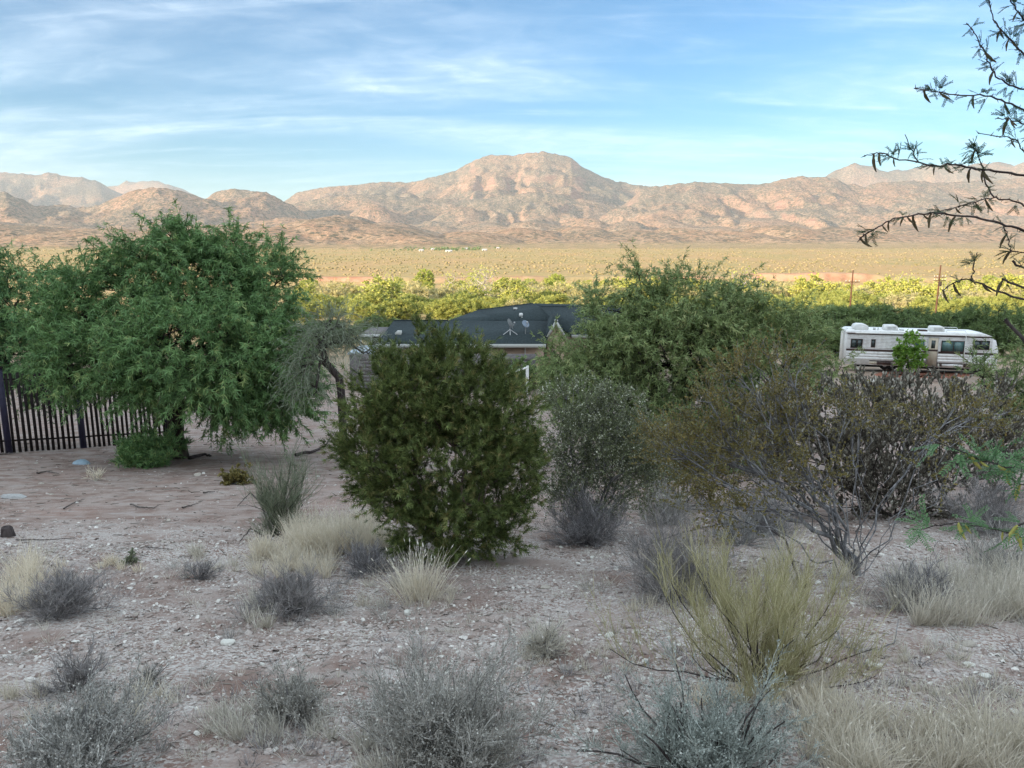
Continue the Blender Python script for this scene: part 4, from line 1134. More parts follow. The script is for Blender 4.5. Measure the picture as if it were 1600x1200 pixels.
    for y in (.3, 2.1):
        rl = MB(); rl.bar([(7.2, y, 2.70), (7.25, y, 2.86), (8.5, y, 2.86), (8.62, y, 2.70)], .02); rl.build('roof_rail', M_WHITEPAINT, rt)
    for x in (8.5,):
        a = MB(); a.box(x - .03, x + .03, -.10, -.056, .62, 2.66); a.build('awning_arm', M_WHITEPAINT, rt)
    a = MB(); a.bar([(.6, -.09, 2.55), (8.55, -.09, 2.58)], .045, 8); a.build('rolled_awning', M_WHITEPAINT, rt)
    ld = MB()
    for y in (.5, .85): ld.bar([(-.10, y, .6), (-.10, y, 2.6), (.12, y, 2.78)], .018)
    for z in np.arange(.8, 2.6, .3): ld.bar([(-.10, .5, z), (-.10, .85, z)], .014)
    ld.build('ladder', M_STEEL, rt)
    return rt
build_motorhome()

# ---- house
def build_house():
    o = P(735, 560, 45.0); o[2] = float(G(o[0], o[1])) - .2
    rt = empty('house', o, 'tan single-storey house with a dark shingle roof, half hidden by the juniper and mesquites', 'house')
    def part(m, name, mat, parent=rt):
        v = m.g
        return link(name, v.mesh(name, [mat], False, o), parent)
    zE = float(P(700, 537, 45.0)[2])             # front eave
    xa, xb, xc = P(588, 537, 45.0)[0], P(853, 537, 45.0)[0], P(1010, 522, 47.0)[0]
    zR = float(P(660, 501, 49.5)[2])
    xr0 = P(615, 501, 49.5)[0]
    # low front wing roof: hipped at its left end
    lower = MB()
    lower.slab([(xa, 45, zE), (xb, 45, zE), (P(862, 500, 49.5)[0], 49.5, zR), (xr0, 49.5, zR)], .16)
    lower.slab([(xa, 45, zE), (xr0, 49.5, zR), (xa, 54, zE)], .16)
    lower.slab([(xa, 54, zE), (xr0, 49.5, zR), (P(862, 500, 49.5)[0], 49.5, zR), (xb, 54, zE)], .16)
    part(lower, 'roof', M_SHINGLE)
    # tall main roof behind
    a = P(694, 503, 50.2); b = P(746, 484.5, 54.0); c = P(833, 474, 54.0); d = P(843, 479, 52.5); e = P(1010, 478, 52.5)
    f = P(1030, 522, 47.2); g0 = P(776, 499.5, 50.2); h = P(862, 500, 50.2); k = P(893, 522.5, 47.2)
    c[2] = c[2]; mr = MB()
    mr.slab([a, g0, b], .14)
    mr.slab([b, g0, h, d, c], .14)
    mr.slab([h, k, f, e, d], .14)
    back = lambda q, dz: np.array([q[0], q[1] + 7.0, q[2] - dz])
    mr.slab([back(b, 2.6), b, c, back(c, 3.0)], .14)
    mr.slab([back(c, 3.0), c, d, e, back(e, 2.6)], .14)
    mr.slab([a, b, back(b, 2.6)], .14)
    part(mr, 'roof', M_SHINGLE)
    for q0, q1 in ((np.array([xr0, 49.5, zR + .02]), np.array([P(700, 501, 49.5)[0], 49.5, zR + .02])), (b, c), (d, e)):
        rc = MB(); rc.bar([q0, q1], .05); part(rc, 'ridge_cap', M_SHINGLE)
    # fascia and gutter along the eaves
    fa = MB(); fa.box(xa - .03, xb, 44.90, 44.985, zE - .22, zE - .02); fa.box(k[0], f[0], 47.08, 47.16, k[2] - .2, k[2] - .02); part(fa, 'fascia', M_FASCIA)
    # walls
    gz = o[2]
    w = MB(); w.box(xa + .45, xb - .1, 45.5, 53.5, gz, zE - .18); w.box(xb - .1, f[0] - .3, 47.7, 58, gz, k[2] - .2); part(w, 'wall', M_STUCCO)
    for (u0, u1) in ((640, 668), (806, 832)):
        x0, x1 = P(u0, 560, 45.5)[0], P(u1, 560, 45.5)[0]
        q = MB(); q.box(x0, x1, 45.44, 45.497, zE - 1.6, zE - .75); wi = part(q, 'window', M_FASCIA)
        q = MB(); q.box(x0 + .07, x1 - .07, 45.42, 45.437, zE - 1.53, zE - .82); part(q, 'pane', M_GLASS, wi)
    dp = MB(); dp.bar([P(820.5, 541, 45.35), P(820.5, 553, 45.35), P(820.5, 590, 45.35)], .04); part(dp, 'downpipe', M_FASCIA)
    # little gable over the entry
    pk = P(869, 498.5, 46.0); gl = P(853.5, 526, 46.0); gr = P(885, 522, 46.0); gr[2] = gl[2]
    ga = MB()
    for s_ in (gl, gr):
        n_ = np.array([pk[0] - s_[0], 0, pk[2] - s_[2]])
        t = np.array([-n_[2], 0, n_[0]]); t = t / np.linalg.norm(t) * .11 * (1 if s_ is gl else -1)
        ga.g.add([s_, pk, pk - t * 1.3, s_ - t * 1.3, s_ + (0, .09, 0), pk + (0, .09, 0), pk - t * 1.3 + (0, .09, 0), s_ - t * 1.3 + (0, .09, 0)],
                 np.array([(0, 1, 2, 3), (4, 7, 6, 5), (0, 4, 5, 1), (3, 2, 6, 7), (0, 3, 7, 4), (1, 5, 6, 2)]))
    part(ga, 'gable_trim', M_FASCIA)
    gf = MB(); gf.g.add([gl + (0.05, .30, 0), gr + (-.05, .30, 0), pk + (0, .30, -.08)], np.array([(0, 1, 2)]))
    gf.box(gl[0] + .08, gr[0] - .08, 46.3, 47.6, gz, gl[2]); part(gf, 'gable_wall', M_STUCCO)
    gp = MB(); gp.slab([gl + (-.05, .02, 0), pk + (0, .02, .05), pk + (0, 4.3, .05), gl + (-.05, 4.3, 0)], .08); gp.slab([pk + (0, .02, .05), gr + (.05, .02, 0), gr + (.05, 4.3, 0), pk + (0, 4.3, .05)], .08); part(gp, 'gable_roof', M_SHINGLE)
    # vents on the roof slopes
    def on_low(u, v):          # the point of the front slope seen at (u, v)
        n = np.cross(np.array([1.0, 0, 0]), np.array([0, 4.5, zR - zE])); p0 = np.array([xa, 45, zE])
        q1, q2 = P(u, v, 40.0), P(u, v, 60.0)
        t = np.dot(p0 - q1, n) / np.dot(q2 - q1, n)
        return q1 + (q2 - q1) * t
    for (u, v) in ((622, 522),):
        p = on_low(u, v); q = MB(); q.prism([(p[0] - .16, p[2] - .1), (p[0] - .16, p[2] + .10), (p[0] - .05, p[2] + .2), (p[0] + .2, p[2] + .2), (p[0] + .2, p[2] - .1)], p[1] - .15, p[1] + .25); part(q, 'roof_vent', M_FASCIA)
    p = P(807, 484.5, 52.6); q = MB(); q.bar([p + (.02, 0, -.35), p + (.0, 0, .0), p + (-.1, 0, .10)], .05, 8); q.box(p[0] - .22, p[0] + .06, p[1] - .08, p[1] + .08, p[2] + .05, p[2] + .16); part(q, 'roof_vent', M_WHITEPAINT)
    p = P(814, 495, 50.6); q = MB(); q.bar([p + (.1, 0, -.35), p + (.06, 0, 0)], .045, 8); q.lathe([(.0, .26), (.11, .24), (.13, .12), (.10, .02), (0, 0)], p + (0, 0, 0), 10); part(q, 'roof_vent', M_WHITEPAINT)
    return rt, on_low, part
HOUSE, on_low, _ = build_house()
def build_dish(u, v, label, mat, tilt, rad, legs):
    p = on_low(u, v)
    rt = empty('satellite_dish', p, label, 'satellite dish')
    a = np.arange(18) / 18 * 2 * math.pi
    rings = [(0, 0), (.35, .02), (.7, .08), (1.0, .16)]
    v_ = np.array([[(rr * math.cos(t) * rad, rr * math.sin(t) * rad * 1.15, hh * rad) for t in a] for rr, hh in rings]).reshape(-1, 3)
    v2 = v_ - np.array([0, 0, .02])
    Rm = np.array(Matrix.Rotation(tilt[0], 3, 'Z') @ Matrix.Rotation(tilt[1], 3, 'X'))
    g = Geo(); c = np.array([0, 0, .62])
    g.add(v_ @ Rm.T + c, grid_faces(4, 18, True)); g.add(v2 @ Rm.T + c, grid_faces(4, 18, True)[:, ::-1])
    link('dish', g.mesh('dish', [mat], True), rt)
    m = MB(); m.bar([(0, .05, -.12), (0, .05, .5), Rm @ np.array([0, 0, -.02]) + c], .03, 6); m.build('mast', M_STEEL, rt)
    tip = Rm @ np.array([0, -.2 * rad, 1.0 * rad]) + c
    m = MB(); m.bar([Rm @ np.array([0, -1.1 * rad, .14 * rad]) + c, tip], .022, 5); m.box(tip[0] - .05, tip[0] + .05, tip[1] - .05, tip[1] + .05, tip[2] - .05, tip[2] + .05); m.build('feed_arm', M_STEEL, rt)
    if legs:
        for q in ((-.42, -.1, -.03), (.45, -.1, -.03), (0.02, -.45, -.45)):
            m = MB(); m.bar([(0, .03, .28), q], .024, 5); m.build('strut', M_STEEL, rt)
build_dish(797, 522, 'larger pale satellite dish with splayed struts on the dark house roof', plain_mat('grey_metal', (0.34, 0.36, 0.37), 0.5, 0.4), (R(118), R(68)), .30, True)
build_dish(821, 522, 'smaller bluish grey satellite dish on the dark roof, closer to the gable', plain_mat('blue_grey_metal', (0.20, 0.25, 0.32), 0.5, 0.4), (R(30), R(50)), .23, False)

# block wall in front of the house
def build_block_wall():
    x0, x1 = P(548, 556, 42.0)[0], P(838, 556, 42.0)[0]
    zt = float(P(700, 553.5, 42.0)[2]); zb = float(G(0, 42.0)) - .3
    o = np.array([x0, 42.0, zb])
    rt = empty('block_wall', o, 'grey block wall in front of the tan house, seen between juniper and mesquite', 'wall')
    m = MB(); m.box(.01, x1 - x0 - .01, .012, .18, 0, zt - zb - .01); m.build('core', M_BLOCK, rt)
    bl, bh = .40, .20
    bm = MB(); bm.box(.006, bl - .006, 0, .19, .006, bh - .006)
    me = bm.g.mesh('block', [M_BLOCK])
    nrow = int((zt - zb) / bh)
    cnt = 0
    for i in range(nrow - 1, -1, -1):
        n = int((x1 - x0) / bl)
        for j in range(n - 1 if i % 2 else n):
            if cnt >= 290: break
            xx = j * bl + (bl / 2 if i % 2 else 0)
            uu = 800 + (x0 + xx) * 1224.8 / 42.0
            if not (548 < uu < 600 or 770 < uu < 838): continue
            q = bpy.data.objects.new('block', me); COL.objects.link(q); q.parent = rt
            q.location = (xx, -.012 + random.uniform(-.004, .004), i * bh); cnt += 1
build_block_wall()
# white handrail and post in front of the wall
def build_handrail():
    a = P(768, 592, 34); b = P(824, 574, 36)
    o = np.array([a[0], a[1], float(G(a[0], a[1]))])
    rt = empty('handrail', o, 'white painted sloping handrail on posts below the grey block wall', 'handrail')
    m = MB(); m.bar([a - o, b - o], .045, 6); m.build('rail', M_WHITEPAINT, rt)
    c = P(797.5, 583, 35)
    for q in (a, c, b):
        zz_ = float(G(q[0], q[1])) - .1
        m = MB(); m.box(q[0] - .07 - o[0], q[0] + .07 - o[0], q[1] + .05 - o[1], q[1] + .19 - o[1], zz_ - o[2], q[2] - o[2] + .06); m.build('post', M_DARKBROWN if q is c else M_WHITEPAINT, rt)
build_handrail()
# carport and low shed to the left of the house
def build_carport():
    x0, x1 = P(561, 524, 47)[0], P(600, 524, 47)[0]; zt = float(P(580, 523, 47)[2])
    o = np.array([x0, 47, float(G(x0, 47))])
    rt = empty('carport', o, 'open carport with a thin white roof edge left of the house', 'carport')
    m = MB(); m.box(0, x1 - x0, .03, 4, zt - o[2] - .09, zt - o[2] - .005); m.build('roof', M_BLOCK, rt)
    m = MB(); m.box(-.02, x1 - x0 + .02, -.03, .027, zt - o[2] - .13, zt - o[2] + .01); m.build('fascia', M_WHITEPAINT, rt)
    m = MB(); m.box(.05, x1 - x0 - .05, 3.8, 3.9, 0, zt - o[2] - .105); m.build('back_wall', M_DARKBROWN, rt)
    for x in (.04, x1 - x0 - .12):
        for y in (.06, 3.6):
            m = MB(); m.box(x, x + .08, y, y + .08, -.1, zt - o[2] - .102); m.build('post', M_FASCIA, rt)
    x0, x1 = P(543, 552, 44)[0], P(584, 552, 44)[0]; zt = float(P(560, 549, 44)[2])
    o = np.array([x0, 44, float(G(x0, 44)) - .1])
    rt = empty('shed', o, 'low shed with a pale bluish flat metal roof beside the carport', 'shed')
    m = MB(); m.box(.08, x1 - x0 - .08, .1, 2.2, 0, zt - o[2] - .2); m.build('wall', M_BLOCK, rt)
    m = MB(); m.prism([(0, zt - o[2] - .19), (0, zt - o[2] - .10), (.3, zt - o[2]), (x1 - x0, zt - o[2] + .03), (x1 - x0, zt - o[2] - .19)], 0, 2.4); m.build('roof', plain_mat('pale_blue_metal', (0.50, 0.58, 0.66), 0.4, 0.4, 0.1, 3), rt)
build_carport()

# power poles
def build_pole(u, vtop, varm, Y, label, arms, half):
    p = P(u, vtop, Y); g = float(G(p[0], p[1])); H = p[2] - g
    rt = empty('power_pole', (p[0], p[1], g), label, 'power pole')
    m = MB(); m.bar([(0, 0, -.5), (0, 0, H * .5), (0, 0, H)], .17, 8, .11); m.build('pole', M_POLE, rt)
    za = float(P(u, varm, Y)[2]) - g
    for i in range(arms):
        z = za - i * .55
        m = MB(); m.box(-half, half, -.20, -.08, z - .06, z + .06); ar = m.build('crossarm', M_POLE, rt)
        for x in (-half + .1, -half * .45, half * .45, half - .1):
            k = MB(); k.lathe([(.02, 0), (.06, .04), (.05, .12), (.07, .16), (.03, .24), (0, .25)], (x, -.14, z + .06), 8); k.build('insulator', M_FASCIA, ar)
        for sx in (-1, 1):
            k = MB(); k.bar([(0, -.12, z - .5), (sx * half * .55, -.12, z - .06)], .025, 4); k.build('brace', M_POLE, rt)
    if arms > 1:
        k = MB(); k.lathe([(0, 0), (.22, .02), (.24, .1), (.24, .75), (.2, .82), (0, .84)], (.0, -.42, za - 1.5), 12); k.build('transformer', M_DARKBROWN, rt)
build_pole(1333, 422, 440.5, 130, 'brown wooden power pole with a single crossarm, beyond the motorhome roof pod', 1, 1.2)
build_pole(1470, 414, 433, 130, 'taller brown power pole with double crossarms, behind the motorhome door', 2, 1.0)

# picket fence
def build_fence():
    a = ground_at(-34, 711); b = ground_at(268, 690)
    d = b - a; Ln = np.hypot(d[0], d[1]); ang = math.atan2(d[1], d[0])
    H = 2.15
    rt = empty('picket_fence', a, 'tall fence of thin black pickets and dark blue posts running behind the mesquites', 'fence', None, ang)
    m = MB(); m.box(-.030, .030, -.011, .011, 0, H - .1); me = m.g.mesh('picket', [M_PICKET])
    def gz(x):
        return float(G(a[0] + d[0] * x / Ln, a[1] + d[1] * x / Ln)) - a[2]
    posts = [Ln * (8 + 34) / 302, Ln * (118 + 34) / 302, Ln * .985]
    x = 0.0
    m2 = MB(); m2.box(-.034, .034, -.012, .012, 0, H - .1); me2 = m2.g.mesh('picket', [M_PICKET])
    while x < Ln:
        if all(abs(x - q) > .09 for q in posts):
            o = bpy.data.objects.new('picket', me if random.random() < .6 else me2); COL.objects.link(o); o.parent = rt
            o.location = (x, random.uniform(-.006, .006), gz(x) - .02 + random.uniform(-.02, .03)); o.rotation_euler = (random.uniform(-.012, .012), random.uniform(-.012, .012), 0)
        x += .125 + random.uniform(-.008, .008)
    for q in posts:
        m = MB(); m.box(q - .065, q + .065, -.065, .065, gz(q) - .2, gz(q) + H); po = m.build('post', M_NAVY, rt)
        m = MB(); m.box(q - .085, q + .085, -.085, .085, gz(q) + H + .002, gz(q) + H + .03); m.prism([(q - .07, gz(q) + H + .03), (q + .07, gz(q) + H + .03), (q, gz(q) + H + .09)], -.07, .07); m.build('cap', M_PICKET, po)
    for z in (.28, H - .3):
        m = MB()
        for i in range(12):
            x0, x1 = Ln * i / 12, Ln * (i + 1) / 12
            m.g.add([(x0, .018, gz(x0) + z), (x1, .018, gz(x1) + z), (x1, .018, gz(x1) + z + .04), (x0, .018, gz(x0) + z + .04), (x0, .055, gz(x0) + z), (x1, .055, gz(x1) + z), (x1, .055, gz(x1) + z + .04), (x0, .055, gz(x0) + z + .04)],
                    np.array([(0, 1, 2, 3), (4, 7, 6, 5), (3, 2, 6, 7), (0, 4, 5, 1)]))
        m.build('rail', M_PICKET, rt)
build_fence()

# ------------------------------------------------------------------ stones
def rock_mesh(name, mat, seed, flat=.6, cut=0.25, lev=2):
    r = np.random.default_rng(seed)
    import bmesh
    bm = bmesh.new(); bmesh.ops.create_icosphere(bm, subdivisions=lev, radius=1.0)
    v = np.array([q.co[:] for q in bm.verts])
    for _ in range(7):
        n = rand_dirs(1, r)[0]; h = r.uniform(.55, .85)
        dd = v @ n; v = v - np.outer(np.maximum(dd - h, 0), n)
    v = v * (1 + cut * .4 * vnoise(v[:, :1] * 2 + seed, v[:, 1:2] * 2 + v[:, 2:3]))
    v[:, 2] *= flat
    for q, c in zip(bm.verts, v): q.co = c
    me = bpy.data.meshes.new(name); bm.to_mesh(me); bm.free(); me.materials.append(mat)
    return me
def put_rock(name, u, v, wpx, label, cat, mat, seed, flat=.6, sy=.8, group=None, sink=.25):
    b = ground_at(u, v); s = mpp(b[1], v) * wpx / 2
    o = link(name, rock_mesh(name, mat, seed, flat), None, None, None, label, cat, group)
    o.scale = (s, s * sy, s); o.rotation_euler = (0, 0, random.uniform(-.5, .5))
    o.location = (b[0], b[1] + s * sy * .5, b[2] + s * flat * (1 - 2 * sink) * .6)
    return o
put_rock('rock', 636, 961, 15, 'small bright white rock on dirt just left of the gravel middle', 'rock', M_CHALK, 1, .8)
put_rock('rock', 954, 996, 18, 'white rock standing alone left of the broom shrub', 'rock', M_CHALK, 2, .6)
put_rock('rock', 354, 1007, 24, 'flat white rock tilted beneath the dark-centred grey shrub', 'rock', M_CHALK, 3, .42)
put_rock('rock', 1206, 1112, 40, 'large pale rock peeping up behind the blue-grey shrub', 'rock', M_CHALK, 4, .55)
put_rock('rock', 852, 921, 20, 'flat tan rock on pale gravel right of the juniper foot', 'rock', M_ROCK, 5, .35)
put_rock('rock', 1515, 1010, 24, 'pinkish rock on the dirt below the right dry grass', 'rock', M_ROCK, 6, .5)
put_rock('rock', 1516, 1042, 20, 'low pale rock under the pinkish rock at right', 'rock', M_CHALK, 7, .4)
put_rock('rock', 1542, 1060, 22, 'bluish white flat rock near the right edge', 'rock', M_CHALK, 8, .4)
put_rock('rock', 246, 1128, 16, 'small white rock on red dirt left of centre, low in the frame', 'rock', M_CHALK, 9, .6)
put_rock('rock', 152, 743, 14, 'pale rock on bare dirt beside the dry weed', 'rock', M_ROCK, 10, .6)
put_rock('rock', 308, 744, 14, 'pale rock on bare dirt right of the mesquite trunk', 'rock', M_ROCK, 11, .6)
put_rock('rock', 441, 1098, 12, 'whitish stone inside the thin grey shrub', 'rock', M_CHALK, 12, .7)
put_rock('flat_rock', 18, 779, 46, 'broad flat grey slab-like rock on the bare yard at the left edge', 'rock', plain_mat('grey_slab', (0.36, 0.36, 0.36), 0.9, 0.1, 0.15, 6, bump=.3), 13, .22, .5)
put_rock('boulder', 1389, 579, 22, 'round tan boulder between the motorhome and the bright green sapling', 'boulder', M_ROCKPINK, 14, .95, .8, None, .1)
for i in range(9):
    u = 1366 + i * 16.5 + random.uniform(-4, 4)
    put_rock('wall_stone', u, 596 + random.uniform(-3, 3), random.uniform(9, 16), 'pale stone in the low rock row below the motorhome', 'stone', random.choice([M_ROCK, M_CHALK, M_ROCKPINK]), 20 + i, .65, .8, 'row of pale stones edging the motorhome pad', .2)

def build_red_patch():
    c = ground_at(1440, 586); g = Geo()
    n = 40; a = np.arange(n) / n * 2 * math.pi
    rr = 1 + .25 * np.array([vnoise(np.array([math.cos(t) * 2]), np.array([math.sin(t) * 2]), 3)[0] for t in a])
    vv = [c + (0, 0, .06)]
    for k in (.5, 1.0):
        x = c[0] + 3.2 * rr * np.cos(a) * k; y = c[1] + 1.5 * rr * np.sin(a) * k
        z = G(x, y) + (.05 if k < 1 else .004)
        vv.append(np.stack([x, y, z], -1))
    vv = np.concatenate([np.array(vv[0])[None], vv[1], vv[2]])
    f = grid_faces(2, n, True) + 1
    tri = np.stack([np.zeros(n, int), 1 + np.arange(n), 1 + (np.arange(n) + 1) % n], -1)
    link('red_dirt_path', mesh_np('red_dirt_path', vv, [f, tri], True, mats=[M_REDDIRT]), kind='structure')
build_red_patch()

def gravel():
    r = np.random.default_rng(77)
    N = 120000
    Y = 2.2 + 7.6 * r.uniform(0, 1, N) ** 0.8
    X = Y * r.uniform(-.78, .78, N)
    dens = sstep(-.15, .35, fbm(X / 1.5 + 4, Y / 1.1, 201, 4) + .10)
    boost = [(600, 1000, 330, 60), (860, 920, 130, 35), (280, 955, 120, 30), (1050, 1080, 110, 45), (400, 985, 220, 40), (820, 1045, 90, 20), (1480, 1070, 160, 45), (700, 1010, 260, 60), (930, 1110, 120, 60), (240, 1020, 200, 45)]
    for (u, v, w, h) in boost:
        b = ground_at(u, v); sx = w * mpp(b[1], v); sy = h * mpp(b[1], v) * 1.8
        dens = np.maximum(dens, 1.25 * np.exp(-((X - b[0]) / sx) ** 2 - ((Y - b[1]) / sy) ** 2))
    keep = r.uniform(0, 1, N) < dens * .60 + .03
    keep &= ~((Y > 8.2) & (X < 1.2) & (r.uniform(0, 1, N) < .7))
    Y2 = 8.0 + 13 * r.uniform(0, 1, 9000) ** .9; X2 = Y2 * r.uniform(-.74, .74, 9000); k2 = fbm(X2 / 2.2, Y2 / 2.2, 205, 3) + r.normal(0, .3, 9000) > .05
    X, Y = np.concatenate([X[keep], X2[k2]]), np.concatenate([Y[keep], Y2[k2]]); n = len(X)
    size = .0036 + .0042 * r.exponential(1, n); size = np.minimum(size, .026) * (0.75 + .055 * Y)
    Z = G(X, Y) + size * .15
    ico = np.array([(0, 0, 1), (.89, 0, .45), (.28, .85, .45), (-.72, .53, .45), (-.72, -.53, .45), (.28, -.85, .45), (.8, .3, -.3), (-.2, .9, -.3), (-.95, 0, -.3), (-.2, -.9, -.3)], float)
    f = np.array([(0, 1, 2), (0, 2, 3), (0, 3, 4), (0, 4, 5), (0, 5, 1), (1, 6, 2), (2, 7, 3), (3, 8, 4), (4, 9, 5), (5, 6, 1)])
    g = Geo()
    a = r.uniform(0, 2 * math.pi, n); ca, sa = np.cos(a), np.sin(a)
    jit = 1 + r.uniform(-.38, .38, (n, len(ico), 3))
    sc = np.stack([r.uniform(.8, 1.5, n), r.uniform(.6, 1.1, n), r.uniform(.3, .75, n)], -1)
    v = ico[None] * jit * sc[:, None] * size[:, None, None]
    x = v[..., 0] * ca[:, None] - v[..., 1] * sa[:, None]; y = v[..., 0] * sa[:, None] + v[..., 1] * ca[:, None]
    tl = r.normal(0, .25, (n, 2)); zz_ = v[..., 2] + x * tl[:, :1] + y * tl[:, 1:]
    V = np.stack([x + X[:, None], y + Y[:, None], zz_ + Z[:, None]], -1)
    F = f[None] + (np.arange(n) * len(ico))[:, None, None]
    t = r.uniform(0, 1, n)
    g.add(V, F.reshape(-1, 3), np.repeat(t, len(ico)))
    s = NT('gravel_stone', 0.95, 0.08)
    tt = s.node('ShaderNodeAttribute', attribute_name='tint').outputs['Fac']
    col = s.mix(s.ramp(tt, .0, .75, soft=False), (0.22, 0.17, 0.15), (0.47, 0.42, 0.395))
    col = s.mix(s.ramp(tt, .80, .9), col, (0.68, 0.66, 0.62))
    col = s.mix(s.ramp(s.noise(s.coord(), 90, 3), .4, .7, 0, .35), col, (0.30, 0.22, 0.18))
    s.color(col); M_GRAVEL = s.m
    link('gravel', g.mesh('gravel', [M_GRAVEL]), kind='stuff')
    # the larger stones one by one
    meshes = [rock_mesh('stone', m, 300 + i, .5, .3, 1) for i, m in enumerate([M_ROCK, M_ROCKPINK, M_CHALK, M_ROCKPINK, M_ROCK, M_ROCKPINK])]
    k = 0
    for i in r.permutation(n):
        if k >= 260: break
        if r.uniform() > .5 + .5 * (Y[i] < 6): continue
        sz = r.uniform(3.2, 6.4) * Y[i] / 1202.0
        o = bpy.data.objects.new('stone', meshes[int(r.integers(0, 6))]); COL.objects.link(o); o.parent = GROUND
        o.location = (X[i], Y[i], float(G(X[i], Y[i])) + sz * .12); o.scale = (sz * r.uniform(.8, 1.3), sz * r.uniform(.7, 1), sz * r.uniform(.6, 1))
        o.rotation_euler = (r.normal(0, .2), r.normal(0, .2), r.uniform(0, 6.28)); k += 1
gravel()

# ------------------------------------------------------------------ bits lying about
def lying(name, pts, r0, label, cat, mat, lift=.01, sub=5, r1=None):
    """a bent stick laid along the ground through picture points (u, v[, height])"""
    w = []
    for q in pts:
        b = ground_at(q[0], q[1]); b[2] += lift + r0 + (q[2] if len(q) > 2 else 0); w.append(b)
    w = np.array(w); t = np.linspace(0, len(w) - 1, (len(w) - 1) * sub + 1)
    p = np.stack([np.interp(t, np.arange(len(w)), w[:, i]) for i in range(3)], -1)
    p[1:-1] += np.random.default_rng(int(pts[0][0])).normal(0, r0 * .22, (len(p) - 2, 3))
    o = p[0].copy()
    m = MB(); m.bar(p - o, r0, 6, r0 * .35 if r1 is None else r1)
    return link(name, m.g.mesh(name, [mat], True), None, o, None, label, cat)
lying('fallen_branch', [(462, 714), (492, 708), (508, 699), (522, 684, .1)], .045, 'thick dark fallen branch curving on the ground beneath the thin grey tree', 'branch', M_DARK_TWIG)
lying('fallen_branch', [(296, 719), (320, 713), (330, 716)], .05, 'short dark log lying just right of the mesquite trunk', 'log', M_DARK_TWIG)
lying('stick', [(204, 790), (222, 795), (240, 796), (248, 792)], 0.0132, 'bent dark stick in the middle of the bare yard', 'stick', M_STICK)
lying('stick', [(285, 795), (300, 791), (310, 789)], 0.0120, 'short straight stick beside the reddish soil patch of the yard', 'stick', M_STICK)
lying('stick', [(318, 772), (336, 770)], 0.0168, 'short dark stick on pale ground left of the green broom', 'stick', M_STICK)
lying('stick', [(25, 846), (70, 846), (118, 843)], 0.0096, 'long straight stick on the ground at the left edge', 'stick', M_STICK)
lying('stick', [(0, 712), (24, 710)], 0.0240, 'dark pole lying along the foot of the picket fence', 'stick', M_STICK)
lying('stick', [(58, 741), (74, 738), (92, 742)], 0.0180, 'dark forked stick near the blue plastic', 'stick', M_STICK)
lying('stick', [(100, 797), (118, 786), (132, 782)], 0.0120, 'thin twig on the left part of the yard among litter', 'stick', M_STICK)
lying('stick', [(228, 857), (250, 859), (270, 861)], 0.0072, 'thin stick on the bank under the bare yard', 'stick', M_STICK)
lying('fallen_branch', [(1302, 988, .05), (1316, 1012), (1345, 1022), (1372, 1018), (1398, 1008), (1402, 985, .06)], .008, 'curved dead branch looping on dirt above the white fragment', 'branch', M_GREY_BARK)
lying('dead_branch', [(1250, 930, .05), (1225, 868, .15), (1180, 842, .2), (1120, 846, .18), (1070, 850, .12), (1010, 862, .05)], .012, 'long dark dead branch arching left from the creosote base over the grey shrub', 'branch', M_DARK_TWIG)
lying('dead_branch', [(1240, 920, .05), (1190, 850, .3), (1120, 800, .45), (1060, 790, .5), (1010, 812, .45)], .010, 'upper dead grey branch arching left from the creosote base', 'branch', M_GREY_BARK)
lying('dead_branch', [(425, 838, 0.02), (408, 800, .12), (392, 790, .18), (372, 804, .1)], .014, 'dead dark branch hooking left out of the green broom', 'branch', M_DARK_TWIG)
lying('dead_branch', [(412, 842, 0.02), (392, 836, .06), (375, 852, .02)], .012, 'low dead branch at the foot of the green broom', 'branch', M_DARK_TWIG)
def build_plastic():
    b = ground_at(127, 725); s = mpp(b[1], 724)
    n = 22; g = Geo(); a = np.arange(n) / n * 2 * math.pi; rings = []
    for k, h in ((1.0, 0), (.8, .55), (.45, .9), (.05, 1.0)):
        rr = k * (1 + .18 * vnoise(np.cos(a) * 2.0, np.sin(a) * 2.0 + k, 5))
        rings.append(np.stack([rr * np.cos(a) * 15 * s, rr * np.sin(a) * 9 * s, h * 8 * s * (1 + .3 * vnoise(np.cos(a) * 3, np.sin(a) * 3, 8))], -1))
    g.add(np.concatenate(rings), grid_faces(4, n, True))
    link('plastic_sheet', g.mesh('plastic_sheet', [M_TARP], False), None, b - np.array([0, 0, .01]), None, 'crumpled pale blue plastic lying on the dirt before the fence', 'plastic sheet')
build_plastic()
def build_fragment():
    b = ground_at(1371, 1046); s = mpp(b[1], 1040)
    n = 14; t = np.linspace(R(110), R(330), n)
    out = []
    for k, (rr, h) in enumerate(((10, 0), (14, 2.0), (14.5, 6.5), (10.5, 8.0))):
        q = rr * (1 - .25 * np.abs(np.linspace(-1, 1, n)) ** 3)
        out.append(np.stack([q * np.cos(t) * s, q * np.sin(t) * s * .9, (h + 2 * np.sin(np.linspace(0, 3.1, n))) * s], -1))
    V = np.concatenate(out); g = Geo(); g.add(V, grid_faces(4, n)); g.add(V[[*range(n), *range(3 * n, 4 * n)]], grid_faces(2, n)[:, ::-1])
    link('white_fragment', g.mesh('white_fragment', [M_CHALK], True), None, b + np.array([0, 10 * s, .0]), None, 'curved bleached white fragment lying on the dirt near the dead branch loop', 'fragment')
build_fragment()
